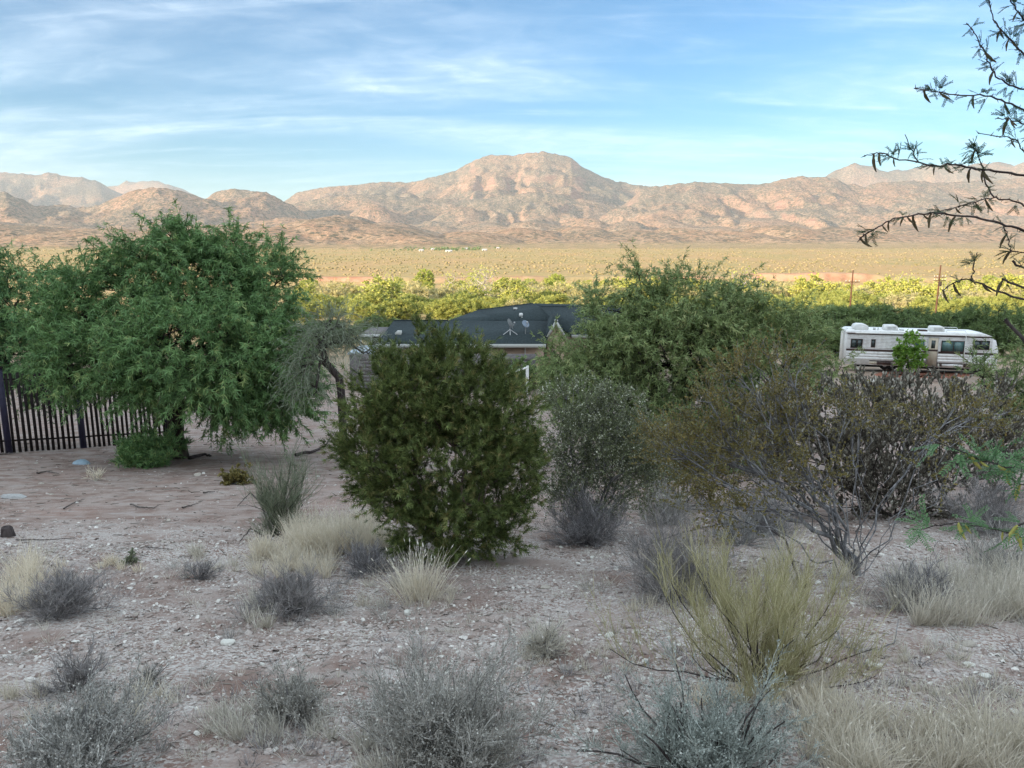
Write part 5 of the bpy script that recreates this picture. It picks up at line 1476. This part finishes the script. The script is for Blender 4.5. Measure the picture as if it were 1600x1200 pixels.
def build_stump():
    b = ground_at(12, 838); s = mpp(b[1], 838)
    m = MB(); m.lathe([(11 * s, -.02), (9.5 * s, 5 * s), (8 * s, 14 * s), (6.5 * s, 16 * s), (0, 14 * s)], (0, 0, 0), 11)
    v = m.g.v[0]; v += .12 * 10 * s * np.stack([vnoise(v[:, 0] * 30, v[:, 2] * 30, 1), vnoise(v[:, 1] * 30, v[:, 2] * 30, 2), 0 * v[:, 0]], -1)
    link('stump', m.g.mesh('stump', [M_DARK_TWIG]), None, b, None, 'small dark broken stump at the left edge of the yard', 'stump')
build_stump()
b = ground_at(150, 752)
fan_shrub('dry_weed', b, .22, .55, 'thin bleached dry weed standing on bare dirt beside the blue plastic', 'plant', n=10, sub=5, fine=3, mat=M_STRAW, bark=M_PALE_BARK, seed=63, up=.9, r0=.008, fr=.005)
# ------------------------------------------------------------------ valley: river bank, trees, scrub
def build_bank():
    xs = np.linspace(-420, 420, 420); ts = np.linspace(0, 1, 26)
    X, T = np.meshgrid(xs, ts)
    edge = 530 + 16 * fbm(xs / 130, xs * 0, 301, 3)[None] + 0 * X
    gul = ridged(X / 16, T * 1.3, 303, 3)
    Y = edge - 16 + T * 30 - 5 * (gul - .5) * np.sin(np.pi * T)
    top = G(X, np.full_like(X, 556)) + .35 + 1.2 * fbm(X / 60, X * 0, 305, 2) + 2.2 * sstep(150, 180, X) * sstep(270, 240, X) * sstep(.4, .8, T)
    bot = G(X, np.full_like(X, 505)) - .5
    S = np.where(T < .5, .2 * T / .5, .2 + .8 * sstep(.5, .8, T))
    Z = bot + (top - bot) * S
    red = np.maximum(sstep(150, 172, X) * sstep(262, 238, X), sstep(-150, -132, X) * sstep(-78, -98, X)); red = np.maximum(red, .7 * sstep(95, 110, X) * sstep(150, 135, X)); red = np.maximum(red, .55 * sstep(-60, -45, X) * sstep(40, 15, X))
    s = NT('red_bank_soil', .95, .05)
    rd = s.node('ShaderNodeAttribute', attribute_name='tint').outputs['Fac']
    c = s.coord()
    col = s.mix(s.ramp(s.noise(c, .12, 5, .65), .35, .65), (0.40, 0.20, 0.125), (0.43, 0.29, 0.19))
    col = s.mix(rd, (0.33, 0.26, 0.14), col)
    s.color(s.mix(s.ramp(s.noise(c, .5, 4, .7), .56, .70, 0, .7), col, (0.20, 0.16, 0.08)))
    v = np.stack([X, Y, Z], -1).reshape(-1, 3)
    link('river_bank', mesh_np('river_bank', v, [grid_faces(26, 420)], True, tint=np.clip(red + .25 * fbm(X / 14, Y / 14, 309, 2), 0, 1).ravel(), mats=[s.m]), kind='structure')
build_bank()

def tree_kind(seed, lobes, n, leafsize, H, trunk_r, leafm, barkm, twig=.9, tn=4, ln=5, stems=1, lift=.2, tpl=T_LEAF, droop=0.05, bare=0):
    """one far tree at the origin: returns its root Empty; not yet labelled"""
    r = np.random.default_rng(seed)
    att, out, _ = sample_lobes(lobes, n, r, .6)
    w = Geo(); nodes, par, cnt, tip = grow(np.array([0, 0, -.3]), att, r, .9, .4, [np.array([.1, 0, H * .12])], .1, .05)
    frame_geo(w, nodes, par, cnt, trunk_r, .02, 5)
    st = np.repeat(att, tn, 0); d = nrm(np.repeat(out, tn, 0) * .7 + rand_dirs(len(st), r) * .8 + UP * lift)
    tw = twigs(st, d, twig * r.uniform(.5, 1.2, len(st)), 3, droop, .15, r)
    w.poly(tw, np.array([.014, .010, .006])[None] * np.ones((len(tw), 1)), 3)
    c = Geo(); live = tw[r.uniform(0, 1, len(tw)) >= bare]
    pos, dr, idx = along(live, ln, r, .1, 1)
    t = np.clip(r.uniform(0, .7, len(pos)) + .15 + r.normal(0, .17, n)[np.repeat(np.arange(n), tn)[r.integers(0, 1, 1)[0]:][:len(tw)][r.uniform(0, 1, len(tw)) >= -1][:len(live)][idx]], 0, 1)
    c.stamp(tpl[0], tpl[1], pos, nrm(dr * .4 + rand_dirs(len(pos), r) * .7), leafsize * r.uniform(.6, 1.25, len(pos)), r, t=t)
    rt = bpy.data.objects.new('tree', None)
    a = bpy.data.objects.new('trunk', w.mesh('trunk', [barkm], True)); a.parent = rt
    b = bpy.data.objects.new('crown', c.mesh('crown', [leafm])); b.parent = rt; b['kind'] = 'stuff'
    return [rt, a, b]
def plant_copy(kind, name, loc, sc, rz, label, cat, group=None):
    rt = bpy.data.objects.new(name, None); COL.objects.link(rt)
    rt.location = loc; rt.scale = (sc[0], sc[0], sc[1]) if isinstance(sc, tuple) else (sc, sc, sc); rt.rotation_euler = (0, 0, rz)
    tag(rt, None, label, cat, group)
    for q in kind[1:]:
        c = q.copy(); COL.objects.link(c); c.parent = rt
    return rt
LB = lambda *a: [(x, y, z, rx, ry, rz) for (x, y, z, rx, ry, rz) in a]
K_COTTON = [tree_kind(400 + i, LB((0, 0, 6.2, 3.6, 3.4, 3.0), (2.2, .5, 4.8, 2.4, 2.4, 2.2), (-2.3, -.4, 5.0, 2.4, 2.4, 2.2), (.3, -1.5, 7.8, 2.2, 2.0, 1.6), (-.8, 1, 3.4, 3, 2.6, 1.4)), 150, .55, 9, .32, M_CWOOD, M_PALE_BARK, 1.1, 4, 7) for i in range(2)]
K_YEL = [tree_kind(410 + i, LB((0, 0, 4.2, 2.6, 2.4, 2.6), (1.8, .5, 3.4, 1.8, 1.8, 1.9), (-1.9, -.4, 3.6, 1.7, 1.8, 1.9), (.2, -.6, 5.6, 1.3, 1.3, 1.6)), 120, .42, 7, .2, M_CYEL, M_PALE_BARK, 1.0, 4, 6) for i in range(2)]
K_TAM = [tree_kind(420 + i, LB((0, 0, 3.0, 2.6, 2.4, 2.2), (1.8, .5, 2.4, 2, 1.8, 1.8), (-1.9, -.4, 2.4, 2, 1.8, 1.8), (.6, -.6, 4.4, 1.2, 1.2, 1.3)), 120, .5, 5.5, .16, M_TAM, M_PALE_BARK, 1.1, 4, 5, tpl=T_NEEDLE if False else T_FEATHER) for i in range(2)]
K_BARE = [tree_kind(430, LB((0, 0, 5.0, 2.8, 2.2, 3.4), (1.2, 0, 7.0, 1.6, 1.4, 2.0)), 70, .4, 9, .26, M_CYEL, M_PALE_BARK, 1.3, 3, 2, bare=.5)]
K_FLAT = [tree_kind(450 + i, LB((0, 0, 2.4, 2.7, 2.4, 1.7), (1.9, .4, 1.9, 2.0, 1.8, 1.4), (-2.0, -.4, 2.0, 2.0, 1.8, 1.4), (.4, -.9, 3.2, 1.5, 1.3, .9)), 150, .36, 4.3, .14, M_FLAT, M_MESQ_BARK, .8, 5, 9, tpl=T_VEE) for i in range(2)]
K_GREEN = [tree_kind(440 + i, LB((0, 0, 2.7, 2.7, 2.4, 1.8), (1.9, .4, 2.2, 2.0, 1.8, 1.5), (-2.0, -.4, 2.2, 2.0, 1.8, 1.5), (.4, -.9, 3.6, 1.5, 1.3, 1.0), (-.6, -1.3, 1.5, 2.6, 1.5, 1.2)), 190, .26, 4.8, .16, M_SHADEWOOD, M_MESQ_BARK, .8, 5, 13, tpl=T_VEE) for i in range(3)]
def where_u(u):
    """a landmark that stands in front of a far tree"""
    for lim, w in ((505, 'past the large mesquite'), (560, 'above the thin grey tree'), (612, 'over the carport'), (700, 'over the left roof end'), (765, 'above the sloping house roof'),
                   (830, 'left of the house ridge'), (890, 'right of the house ridge'), (960, "behind the centre mesquite's left shoots"), (1080, 'behind the centre mesquite crown'),
                   (1200, 'right behind the centre mesquite'), (1290, 'left of the single-arm pole'), (1345, 'beside the single-arm pole'), (1410, 'between the two power poles'),
                   (1475, 'left of the double-arm pole'), (1530, 'right of the double-arm pole'), (2000, 'behind the lowest right twig')):
        if u < lim: return w
def far_trees():
    r = np.random.default_rng(90)
    kinds = {'cottonwood_tree': (K_COTTON, 'yellow-green cottonwood', 'cottonwoods along the river'),
             'willow_tree': (K_YEL, 'pale yellow willow', 'yellow willows along the river'),
             'tamarisk_tree': (K_TAM, 'feathery pale tamarisk', 'tamarisks of the river thicket'),
             'bare_tree': (K_BARE, 'half bare pale tree', 'whitish limbed trees along the river'),
             'valley_mesquite': (K_FLAT, 'sunlit green mesquite', 'mesquites on the valley flat')}
    rows = [(490, 'cottonwood_tree', 24, .82, 'back'), (462, 'willow_tree', 28, 1.0, 'back'), (430, 'cottonwood_tree', 24, .85, 'back'), (400, 'willow_tree', 28, 1.15, 'middle'), (368, 'tamarisk_tree', 28, 1.6, 'middle'),
            (338, 'willow_tree', 28, 1.4, 'middle'), (308, 'tamarisk_tree', 26, 1.6, 'middle'), (278, 'willow_tree', 24, 1.25, 'front'), (250, 'tamarisk_tree', 24, 1.5, 'front'), (222, 'valley_mesquite', 22, 1.45, 'front'), (196, 'valley_mesquite', 20, 1.35, 'front'), (172, 'valley_mesquite', 18, 1.2, 'front')]
    for Y, nm, n, s0, row in rows:
        for i in range(n):
            u = 470 + (i + r.uniform(.1, .9)) * (1150 / n)
            y = Y + r.normal(0, 9)
            k = nm
            q = r.uniform()
            if q < .12: k = 'bare_tree' if Y > 280 else 'tamarisk_tree'
            elif q < .3 and Y > 200: k = 'willow_tree'
            s = s0 * r.uniform(.72, 1.08)
            if u > 1170 and u < 1380 and Y > 390: s *= .5     # the red bank shows above lower growth here
            if 490 < u < 575 and Y > 330: s *= .6
            x = float(P(u, 450, y)[0])
            ks, lab, grp = kinds[k]
            plant_copy(ks[int(r.integers(0, len(ks)))], k, (x, y, float(G(x, y)) - .1), (s * r.uniform(1.1, 1.5), s), r.uniform(0, 6.28), ('taller ' if s > s0 * .95 else 'lower ' if s < s0 * .82 else 'mid-sized ') + lab + ' in the ' + row + ' river wood, ' + where_u(u), 'tree', grp)
    # single ones that stand out
    for (u, Y, s, lab) in ((664, 480, 1.3, 'round green cottonwood crown standing highest, left of the house ridge'), (742, 470, 1.1, 'broad green cottonwood just above the left roof slope'), (870, 455, 1.1, 'tall yellow-green cottonwood beside the left shoots of the centre mesquite')):
        x = float(P(u, 450, Y)[0]); plant_copy(K_COTTON[0], 'cottonwood_tree', (x, Y, float(G(x, Y))), (s * 1.1, s), r.uniform(0, 6), lab, 'tree')
    for (u, Y, s, lab) in ((1478, 190, 1.1, 'slender white-limbed tree directly right of the double-arm power pole'),):
        x = float(P(u, 450, Y)[0]); plant_copy(K_BARE[0], 'bare_tree', (x, Y, float(G(x, Y))), (s * .8, s), 1.0, lab, 'tree')
    # the shaded mesquites behind house and motorhome
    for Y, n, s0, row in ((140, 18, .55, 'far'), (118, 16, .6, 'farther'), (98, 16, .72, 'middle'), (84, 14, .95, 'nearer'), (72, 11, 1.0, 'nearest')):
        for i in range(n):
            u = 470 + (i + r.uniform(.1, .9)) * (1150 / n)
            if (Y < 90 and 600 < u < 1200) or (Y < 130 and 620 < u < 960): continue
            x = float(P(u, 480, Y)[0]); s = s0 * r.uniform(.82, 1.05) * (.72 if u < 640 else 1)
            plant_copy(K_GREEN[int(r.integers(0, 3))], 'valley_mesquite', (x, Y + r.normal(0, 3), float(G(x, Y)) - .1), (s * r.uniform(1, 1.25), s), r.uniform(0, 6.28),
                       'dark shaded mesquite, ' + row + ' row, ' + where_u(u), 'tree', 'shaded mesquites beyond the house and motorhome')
far_trees()
# bright sapling in front of the motorhome
b = ground_at(1421, 588); 
leafy_plant('sapling', b, px_lobes([(1421, 540, 21, 20, 0), (1421, 563, 23, 20, 0), (1426, 528, 12, 10, 0), (1410, 552, 14, 18, 0), (1434, 555, 12, 18, 0)], b[1]), 'bright lime-green leafy sapling in front of the motorhome', 'tree',
    n_att=110, trunk_r=.05, bark=M_MESQ_BARK, leaf=M_LIME, tpl=T_LEAF, leaf_len=.17, twig_n=4, twig_len=.35, twig_m=4, leaf_n=6, seed=64, seg=.25, rmin=.008, twig_r=.006, lift=.3)
# saguaros far out on the plain and scrub
def scrub():
    r = np.random.default_rng(91)
    n = 15000
    Y = 556 * (2500 / 556) ** r.uniform(0, 1, n); X = Y * r.uniform(-.78, .78, n)
    keep = fbm(X / 90, Y / 160, 311, 3) + r.normal(0, .25, n) > -.12
    X, Y = X[keep], Y[keep]; n = len(X)
    h = r.uniform(.35, 1.25, n) * (.8 + Y / 3000); w = h * r.uniform(1.0, 1.9, n)
    a = np.arange(4) / 4 * 2 * math.pi
    tv = np.concatenate([np.stack([np.cos(a) * .6, np.sin(a) * .6, 0 * a - .05], -1), np.stack([np.cos(a + .4), np.sin(a + .4), 0 * a + .55], -1), [(0, 0, 1.0)]])
    V = tv[None] * (1 + r.uniform(-.3, .3, (n, 9, 3))) * np.stack([w, w, h], -1)[:, None] * np.array([.8, .8, 1])
    V = V + np.stack([X, Y, G(X, Y)], -1)[:, None]
    i = np.arange(4); j = (i + 1) % 4
    f4 = np.stack([i, j, j + 4, i + 4], -1); f3 = np.stack([i + 4, j + 4, 0 * i + 8], -1)
    off = (np.arange(n) * 9)[:, None, None]
    g = Geo(); g.v.append(V.reshape(-1, 3)); g.n = n * 9; g.t.append(np.repeat(r.uniform(0, 1, n), 9))
    g.f[4] = [(f4[None] + off).reshape(-1, 4)]; g.f[3] = [(f3[None] + off).reshape(-1, 3)]
    s = NT('desert_scrub_leaf', .9, .1)
    t = s.node('ShaderNodeAttribute', attribute_name='tint').outputs['Fac']
    col = s.mix(s.ramp(t, 0, .7, soft=False), (0.20, 0.18, 0.08), (0.32, 0.265, 0.13)); col = s.mix(s.ramp(t, .75, .95), col, (0.38, 0.30, 0.17))
    s.color(col)
    link('desert_scrub', g.mesh('desert_scrub', [s.m]), kind='stuff')
scrub()

def far_farms():
    """small pale buildings and a dark grove at the foot of the mountains"""
    r = np.random.default_rng(95)
    wm = plain_mat('far_white_wall', (0.50, 0.47, 0.43), .8, .2); rm = plain_mat('far_tin_roof', (0.45, 0.47, 0.50), .5, .3)
    for u, v, w, lab in ((658, 396, 16, 'leftmost small white farm building by the grove at the mountain foot'), (676, 394, 13, 'second small white farm building by the far grove'), (701, 397, 22, 'longest low white building at the mountain foot'),
                         (728, 393, 12, 'small pale building just right of the far grove'), (757, 395, 18, 'wide pale building alone on the plain under the mountain'), (778, 392, 11, 'rightmost tiny pale building under the main mountain')):
        w *= .55; v -= 3
        b = ground_at(u, v)
        rt = empty('farm_building', (b[0], b[1], b[2] - .5), lab, 'building')
        m = MB(); m.box(-w / 2, w / 2, 0, 6, 0, 3.0); m.build('wall', wm, rt)
        m = MB(); m.g.add([(-w / 2 - .5, -.6, 3.05), (w / 2 + .5, -.6, 3.05), (w / 2 + .5, 4, 4.6), (-w / 2 - .5, 4, 4.6), (-w / 2 - .5, 8.6, 3.05), (w / 2 + .5, 8.6, 3.05)], np.array([(0, 1, 2, 3), (3, 2, 5, 4), (0, 4, 5, 1)])); m.build('roof', rm, rt)
        m = MB(); m.box(-w * .3, -w * .3 + 2.2, -.08, .02, .3, 2.6); m.build('door', M_DARKBROWN, rt)
    g = Geo()
    for _ in range(110):
        u = r.normal(695, 42); b = ground_at(u, r.uniform(386, 392)); h = r.uniform(3, 7)
        d = rand_dirs(26, r); d[:, 2] = np.abs(d[:, 2])
        g.stamp(T_LEAF[0], T_LEAF[1], np.array(b) + d * np.array([h * .6, h * .6, h]) * r.uniform(.5, 1, (26, 1)), rand_dirs(26, r), 2.6, r)
    link('far_grove', g.mesh('far_grove', [M_SHADEWOOD]), kind='stuff')
far_farms()
# ------------------------------------------------------------------ the mesquite right beside the camera
M_NEARLEAF = leaf_mat('near_leaf', (0.030, 0.060, 0.032), (0.060, 0.105, 0.050), None, .2)
M_NEARLEAF2 = leaf_mat('fresh_green_leaf', (0.085, 0.185, 0.085), (0.15, 0.28, 0.13), None, .3)
M_CATKIN = plain_mat('yellow_catkin', (0.42, 0.40, 0.12), .8, .1, .2, 60)
M_CATKIN_OLD = plain_mat('old_catkin', (0.10, 0.085, 0.05), .9, .1, .3, 60)
def build_near_tree():
    r = np.random.default_rng(66)
    tx = np.array([2.15, 2.55]); gz = float(G(*tx))
    base = np.array([tx[0], tx[1], gz])
    rt = empty('mesquite_tree', base, 'overhanging mesquite at the right edge, its thorny dark twigs against sky and mountains', 'tree')
    limb = np.array([base + (0, 0, -.1), base + (.05, 0, .5), base + (.0, -.05, 1.1), base + (.05, -.1, 1.8), base + (0, -.1, 2.6), base + (.1, -.15, 3.4)])
    m = MB(); m.bar(limb - base, .075, 10, .03); m.build('trunk', M_MESQ_BARK, rt, smooth=True)
    def leaf_mesh(seed, pin, pairs, mat, lw=.0042, ll=.011):
        q = np.random.default_rng(seed); g = Geo()
        stalk = np.array([[(0, 0, 0), (0, .012, .001)]]); g.poly(stalk, np.full((1, 2), .0007), 3)
        for s in (-1, 1):
            t = np.linspace(0, 1, pairs); L = pin * q.uniform(.85, 1.1)
            ax = np.stack([s * (.25 * t + .25 * t * t) * L, .012 + .9 * t * L, -.18 * t * t * L * q.uniform(.3, 1.6)], -1)
            g.poly(ax[None], np.full((1, pairs), .0006), 3)
            d = nrm(np.gradient(ax, axis=0))
            sd = nrm(np.cross(d, [0, 0, 1.0]))
            for sg in (-1, 1):
                dd = nrm(sd * sg + d * .55 + q.normal(0, .12, d.shape))
                sz = ll * (1 - .35 * np.abs(t - .45)) * q.uniform(.85, 1.15, pairs)
                A = ax; C = ax + dd * sz[:, None]; B = ax + dd * sz[:, None] * .5 + d * lw * .5; D = ax + dd * sz[:, None] * .5 - d * lw * .5
                V = np.stack([A, B, C, D], 1); F = np.array([[0, 1, 2, 3]])[None] + (np.arange(pairs) * 4)[:, None, None]
                g.add(V, F.reshape(-1, 4), np.repeat(q.uniform(0, 1, pairs), 4))
        return g.mesh('leaf', [mat])
    small = [leaf_mesh(i, .030, 9, M_NEARLEAF, .0032, .0065) for i in range(4)]
    big = [leaf_mesh(10 + i, .062, 11, M_NEARLEAF2, .0055, .0125) for i in range(4)]
    def catkin_mesh(seed, L, rad, mat):
        q = np.random.default_rng(seed); n = 9; t = np.linspace(0, 1, n)
        p = np.stack([.35 * L * t * t, L * t, -.1 * L * t], -1); g = Geo()
        g.poly(p[None], (rad * np.sin(np.linspace(.35, 2.95, n)) * q.uniform(.85, 1.15, n))[None], 7)
        v = g.v[0]; v += q.normal(0, rad * .12, v.shape)
        return g.mesh('catkin', [mat])
    cat_o = [catkin_mesh(i, .045, .0042, M_CATKIN_OLD) for i in range(3)]
    cat_y = [catkin_mesh(5 + i, .046, .0055, M_CATKIN) for i in range(3)]
    def place(me, nm, p, d, up, s):
        d = Vector(d).normalized(); x = d.cross(Vector(up)).normalized() if abs(d.dot(Vector(up))) < .98 else d.orthogonal().normalized(); z = x.cross(d)
        M = Matrix((x, d, z)).transposed().to_4x4(); o = bpy.data.objects.new(nm, me); COL.objects.link(o); o.parent = rt
        o.location = Vector(p - base); o.rotation_mode = 'QUATERNION'; o.rotation_quaternion = M.to_quaternion(); o.scale = (s, s, s)
        return o
    nleaf = [0]
    def branch(px, Y0, r0, leaves, kind='small', cats=0, joinz=None, dY=.0, r1=.0011, dens=.03, tip=True):
        n = len(px)
        pts = np.array([P(u, v, Y0 + dY * i / n) for i, (u, v) in enumerate(px)])
        if joinz is not None:
            j = np.array([base[0] + .02, base[1] - .05, joinz]); k = pts[0]
            mid = (j + k) / 2 + np.array([0, 0, .05]); pts = np.concatenate([[j, mid], pts])
        t = np.linspace(0, len(pts) - 1, (len(pts) - 1) * 4 + 1)
        p = np.stack([np.interp(t, np.arange(len(pts)), pts[:, i]) for i in range(3)], -1)
        # soften the corners, then give the twig its small zigzag
        q = p.copy(); q[1:-1] = (p[:-2] + 2 * p[1:-1] + p[2:]) / 4; p = q; p[1:-1] += r.normal(0, .0016, (len(p) - 2, 3))
        g = Geo(); g.poly((p - base)[None], np.linspace(r0 * .75, r1, len(p))[None], 6)
        # thorns and leaf knots
        m_ = max(2, int(np.linalg.norm(np.diff(p, axis=0), axis=1).sum() / .045))
        kp, kd, _ = along(p[None], m_, r, .25 if joinz is not None else .0, 1)
        th = nrm(kd * .5 + rand_dirs(m_, r)); g.segs(kp - base, kp + th * .012 - base, np.full(m_, .0014), np.full(m_, .0002), 4)
        g.stamp(np.array([(0, 0, -1), (1, 0, 0), (0, 1, 0), (-1, 0, 0), (0, -1, 0), (0, 0, 1.)]), [np.array([(0, 2, 1), (0, 3, 2), (0, 4, 3), (0, 1, 4), (5, 1, 2), (5, 2, 3), (5, 3, 4), (5, 4, 1)])], kp - base, th, .0030, r)
        link('branch', g.mesh('branch', [M_DARK_TWIG], True), rt)
        lo = .30 if joinz is not None else .05
        # leaf tufts
        nt = max(1, int(leaves))
        kp, kd, _ = along(p[None], nt, r, lo, 1)
        for a, d in zip(kp, kd):
            for _k in range(int(r.integers(2, 4))):
                dd = nrm(d * .5 + rand_dirs(1, r)[0] + UP * (.25 if kind == 'small' else .1))
                if nleaf[0] >= 296: break
                s_ = r.uniform(.62, 1.05) if kind == 'small' else r.uniform(.75, 1.25)
                place((small if kind == 'small' else big)[int(r.integers(0, 4))], 'leaf', a, dd, rand_dirs(1, r)[0] * .5 + UP, s_); nleaf[0] += 1
        if cats:
            kp, kd, _ = along(p[None], cats, r, lo + .1, 1)
            for a, d in zip(kp, kd):
                place((cat_o if kind == 'small' else cat_y)[int(r.integers(0, 3))], 'catkin', a, nrm(-UP * 1.0 + rand_dirs(1, r)[0] * .7), (0, 1, 0), r.uniform(.5, 1.0))
        return p
    Y = 2.15
    branch([(1640, 282), (1600, 274), (1556, 268), (1516, 262), (1488, 256), (1460, 260), (1436, 254), (1396, 246), (1376, 238), (1348, 245)], Y, .0055, 13, cats=7, joinz=2.0, dY=-.15)
    branch([(1640, 375), (1600, 360), (1564, 348), (1524, 340), (1480, 334), (1460, 332), (1428, 336), (1396, 341), (1372, 354), (1352, 366), (1340, 378)], Y, .0055, 9, cats=10, joinz=1.75, dY=-.2)
    branch([(1650, 482), (1600, 468), (1560, 456), (1536, 444), (1508, 436), (1490, 441), (1472, 455)], Y, .0060, 2, cats=3, joinz=1.35, dY=-.1)
    branch([(1517, 438), (1520, 424), (1523, 408), (1528, 394)], Y - .08, .0028, 2, cats=2)
    branch([(1640, 186), (1600, 172), (1572, 160), (1540, 148), (1500, 150), (1472, 146), (1428, 138)], Y, .0045, 11, cats=4, joinz=2.3, dY=-.1)
    branch([(1640, 152), (1600, 140), (1576, 132), (1556, 120), (1545, 98), (1538, 80), (1526, 58), (1510, 36)], Y + .05, .0040, 10, cats=2, joinz=2.45)
    branch([(1640, 120), (1600, 86), (1580, 64), (1560, 44), (1550, 24), (1544, -4)], Y + .1, .0045, 7, cats=4, joinz=2.6)
    branch([(1640, 330), (1600, 320), (1576, 312), (1548, 308), (1524, 316), (1492, 324), (1462, 332)], Y + .05, .0040, 9, cats=3, joinz=1.9, dY=-.1)
    branch([(1553, 308), (1538, 280), (1531, 250), (1520, 224)], Y + .05, .0028, 9, cats=2)
    branch([(1640, 398), (1600, 394), (1578, 392), (1576, 372), (1568, 354)], Y - .05, .0030, 5, cats=2, joinz=1.7)
    branch([(1640, 262), (1600, 240), (1592, 222), (1576, 214), (1528, 208)], Y + .1, .0030, 3, cats=1, joinz=2.15)
    branch([(1640, 62), (1600, 30), (1585, 10), (1570, -10)], Y, .0035, 7, cats=3, joinz=2.75)
    branch([(1436, 254), (1424, 236), (1414, 210)], Y - .1, .0020, 4)
    branch([(1620, 200), (1590, 190), (1575, 185), (1555, 186)], Y - .05, .0028, 5, cats=4)
    branch([(1660, 580), (1620, 552), (1600, 533), (1571, 499)], Y - .3, .0065, 0, joinz=1.2, r1=.0042)
    branch([(1620, 460), (1590, 446), (1566, 436)], Y - .1, .0040, 0, cats=1, r1=.003)
    branch([(1640, 430), (1610, 420), (1592, 416), (1582, 408)], Y, .0030, 1, joinz=1.6, r1=.003)
    # lower sprays of fresh leaves with yellow catkins
    Y = 1.95
    branch([(1660, 742), (1600, 731), (1573, 730), (1540, 722), (1515, 712), (1490, 700), (1460, 690)], Y, .0040, 12, 'big', 4, 1.0)
    branch([(1660, 800), (1625, 762), (1590, 756), (1575, 745), (1568, 735)], Y + .05, .0035, 4, 'big', 5, .85)
    branch([(1660, 850), (1600, 838), (1585, 836), (1550, 826), (1520, 820), (1495, 816)], Y, .0040, 6, 'big', 5, .75)
    branch([(1495, 816), (1460, 822), (1430, 828), (1412, 824)], Y, .0022, 2, 'big', 0)
    branch([(1640, 815), (1612, 812), (1596, 818), (1588, 826)], Y - .05, .0028, 2, 'big', 4, .8)
build_near_tree()
# ------------------------------------------------------------------ air between here and the mountains
def build_haze():
    lo, hi = 0.0, 0.0
    for o in scene.objects:
        if o.type == 'MESH' and o.name in ('ground', 'mountains', 'river_bank'):
            a = np.empty(len(o.data.vertices) * 3, np.float32); o.data.vertices.foreach_get('co', a)
            lo, hi = min(lo, float(a[2::3].min())), max(hi, float(a[2::3].max()))
    x0, x1, y0, y1, z0, z1 = -29000, 29000, -17000, 17000, lo - 1.0, hi + 12.0
    v = np.array([(x, y, z) for x in (x0, x1) for y in (y0, y1) for z in (z0, z1)], float)
    f = np.array([(0, 1, 3, 2), (4, 6, 7, 5), (0, 4, 5, 1), (2, 3, 7, 6), (0, 2, 6, 4), (1, 5, 7, 3)])
    m = bpy.data.materials.new('haze_air'); m.use_nodes = True
    n, l = m.node_tree.nodes, m.node_tree.links
    n.clear()
    out = n.new('ShaderNodeOutputMaterial'); pv = n.new('ShaderNodeVolumePrincipled')
    pv.inputs['Color'].default_value = (0.80, 0.90, 1.0, 1)
    pv.inputs['Density'].default_value = HAZE
    pv.inputs['Anisotropy'].default_value = 0.0
    l.new(pv.outputs[0], out.inputs['Volume'])
    link('haze', mesh_np('haze', v, [f], mats=[m]), kind='stuff')
HAZE = 0.00004
build_haze()
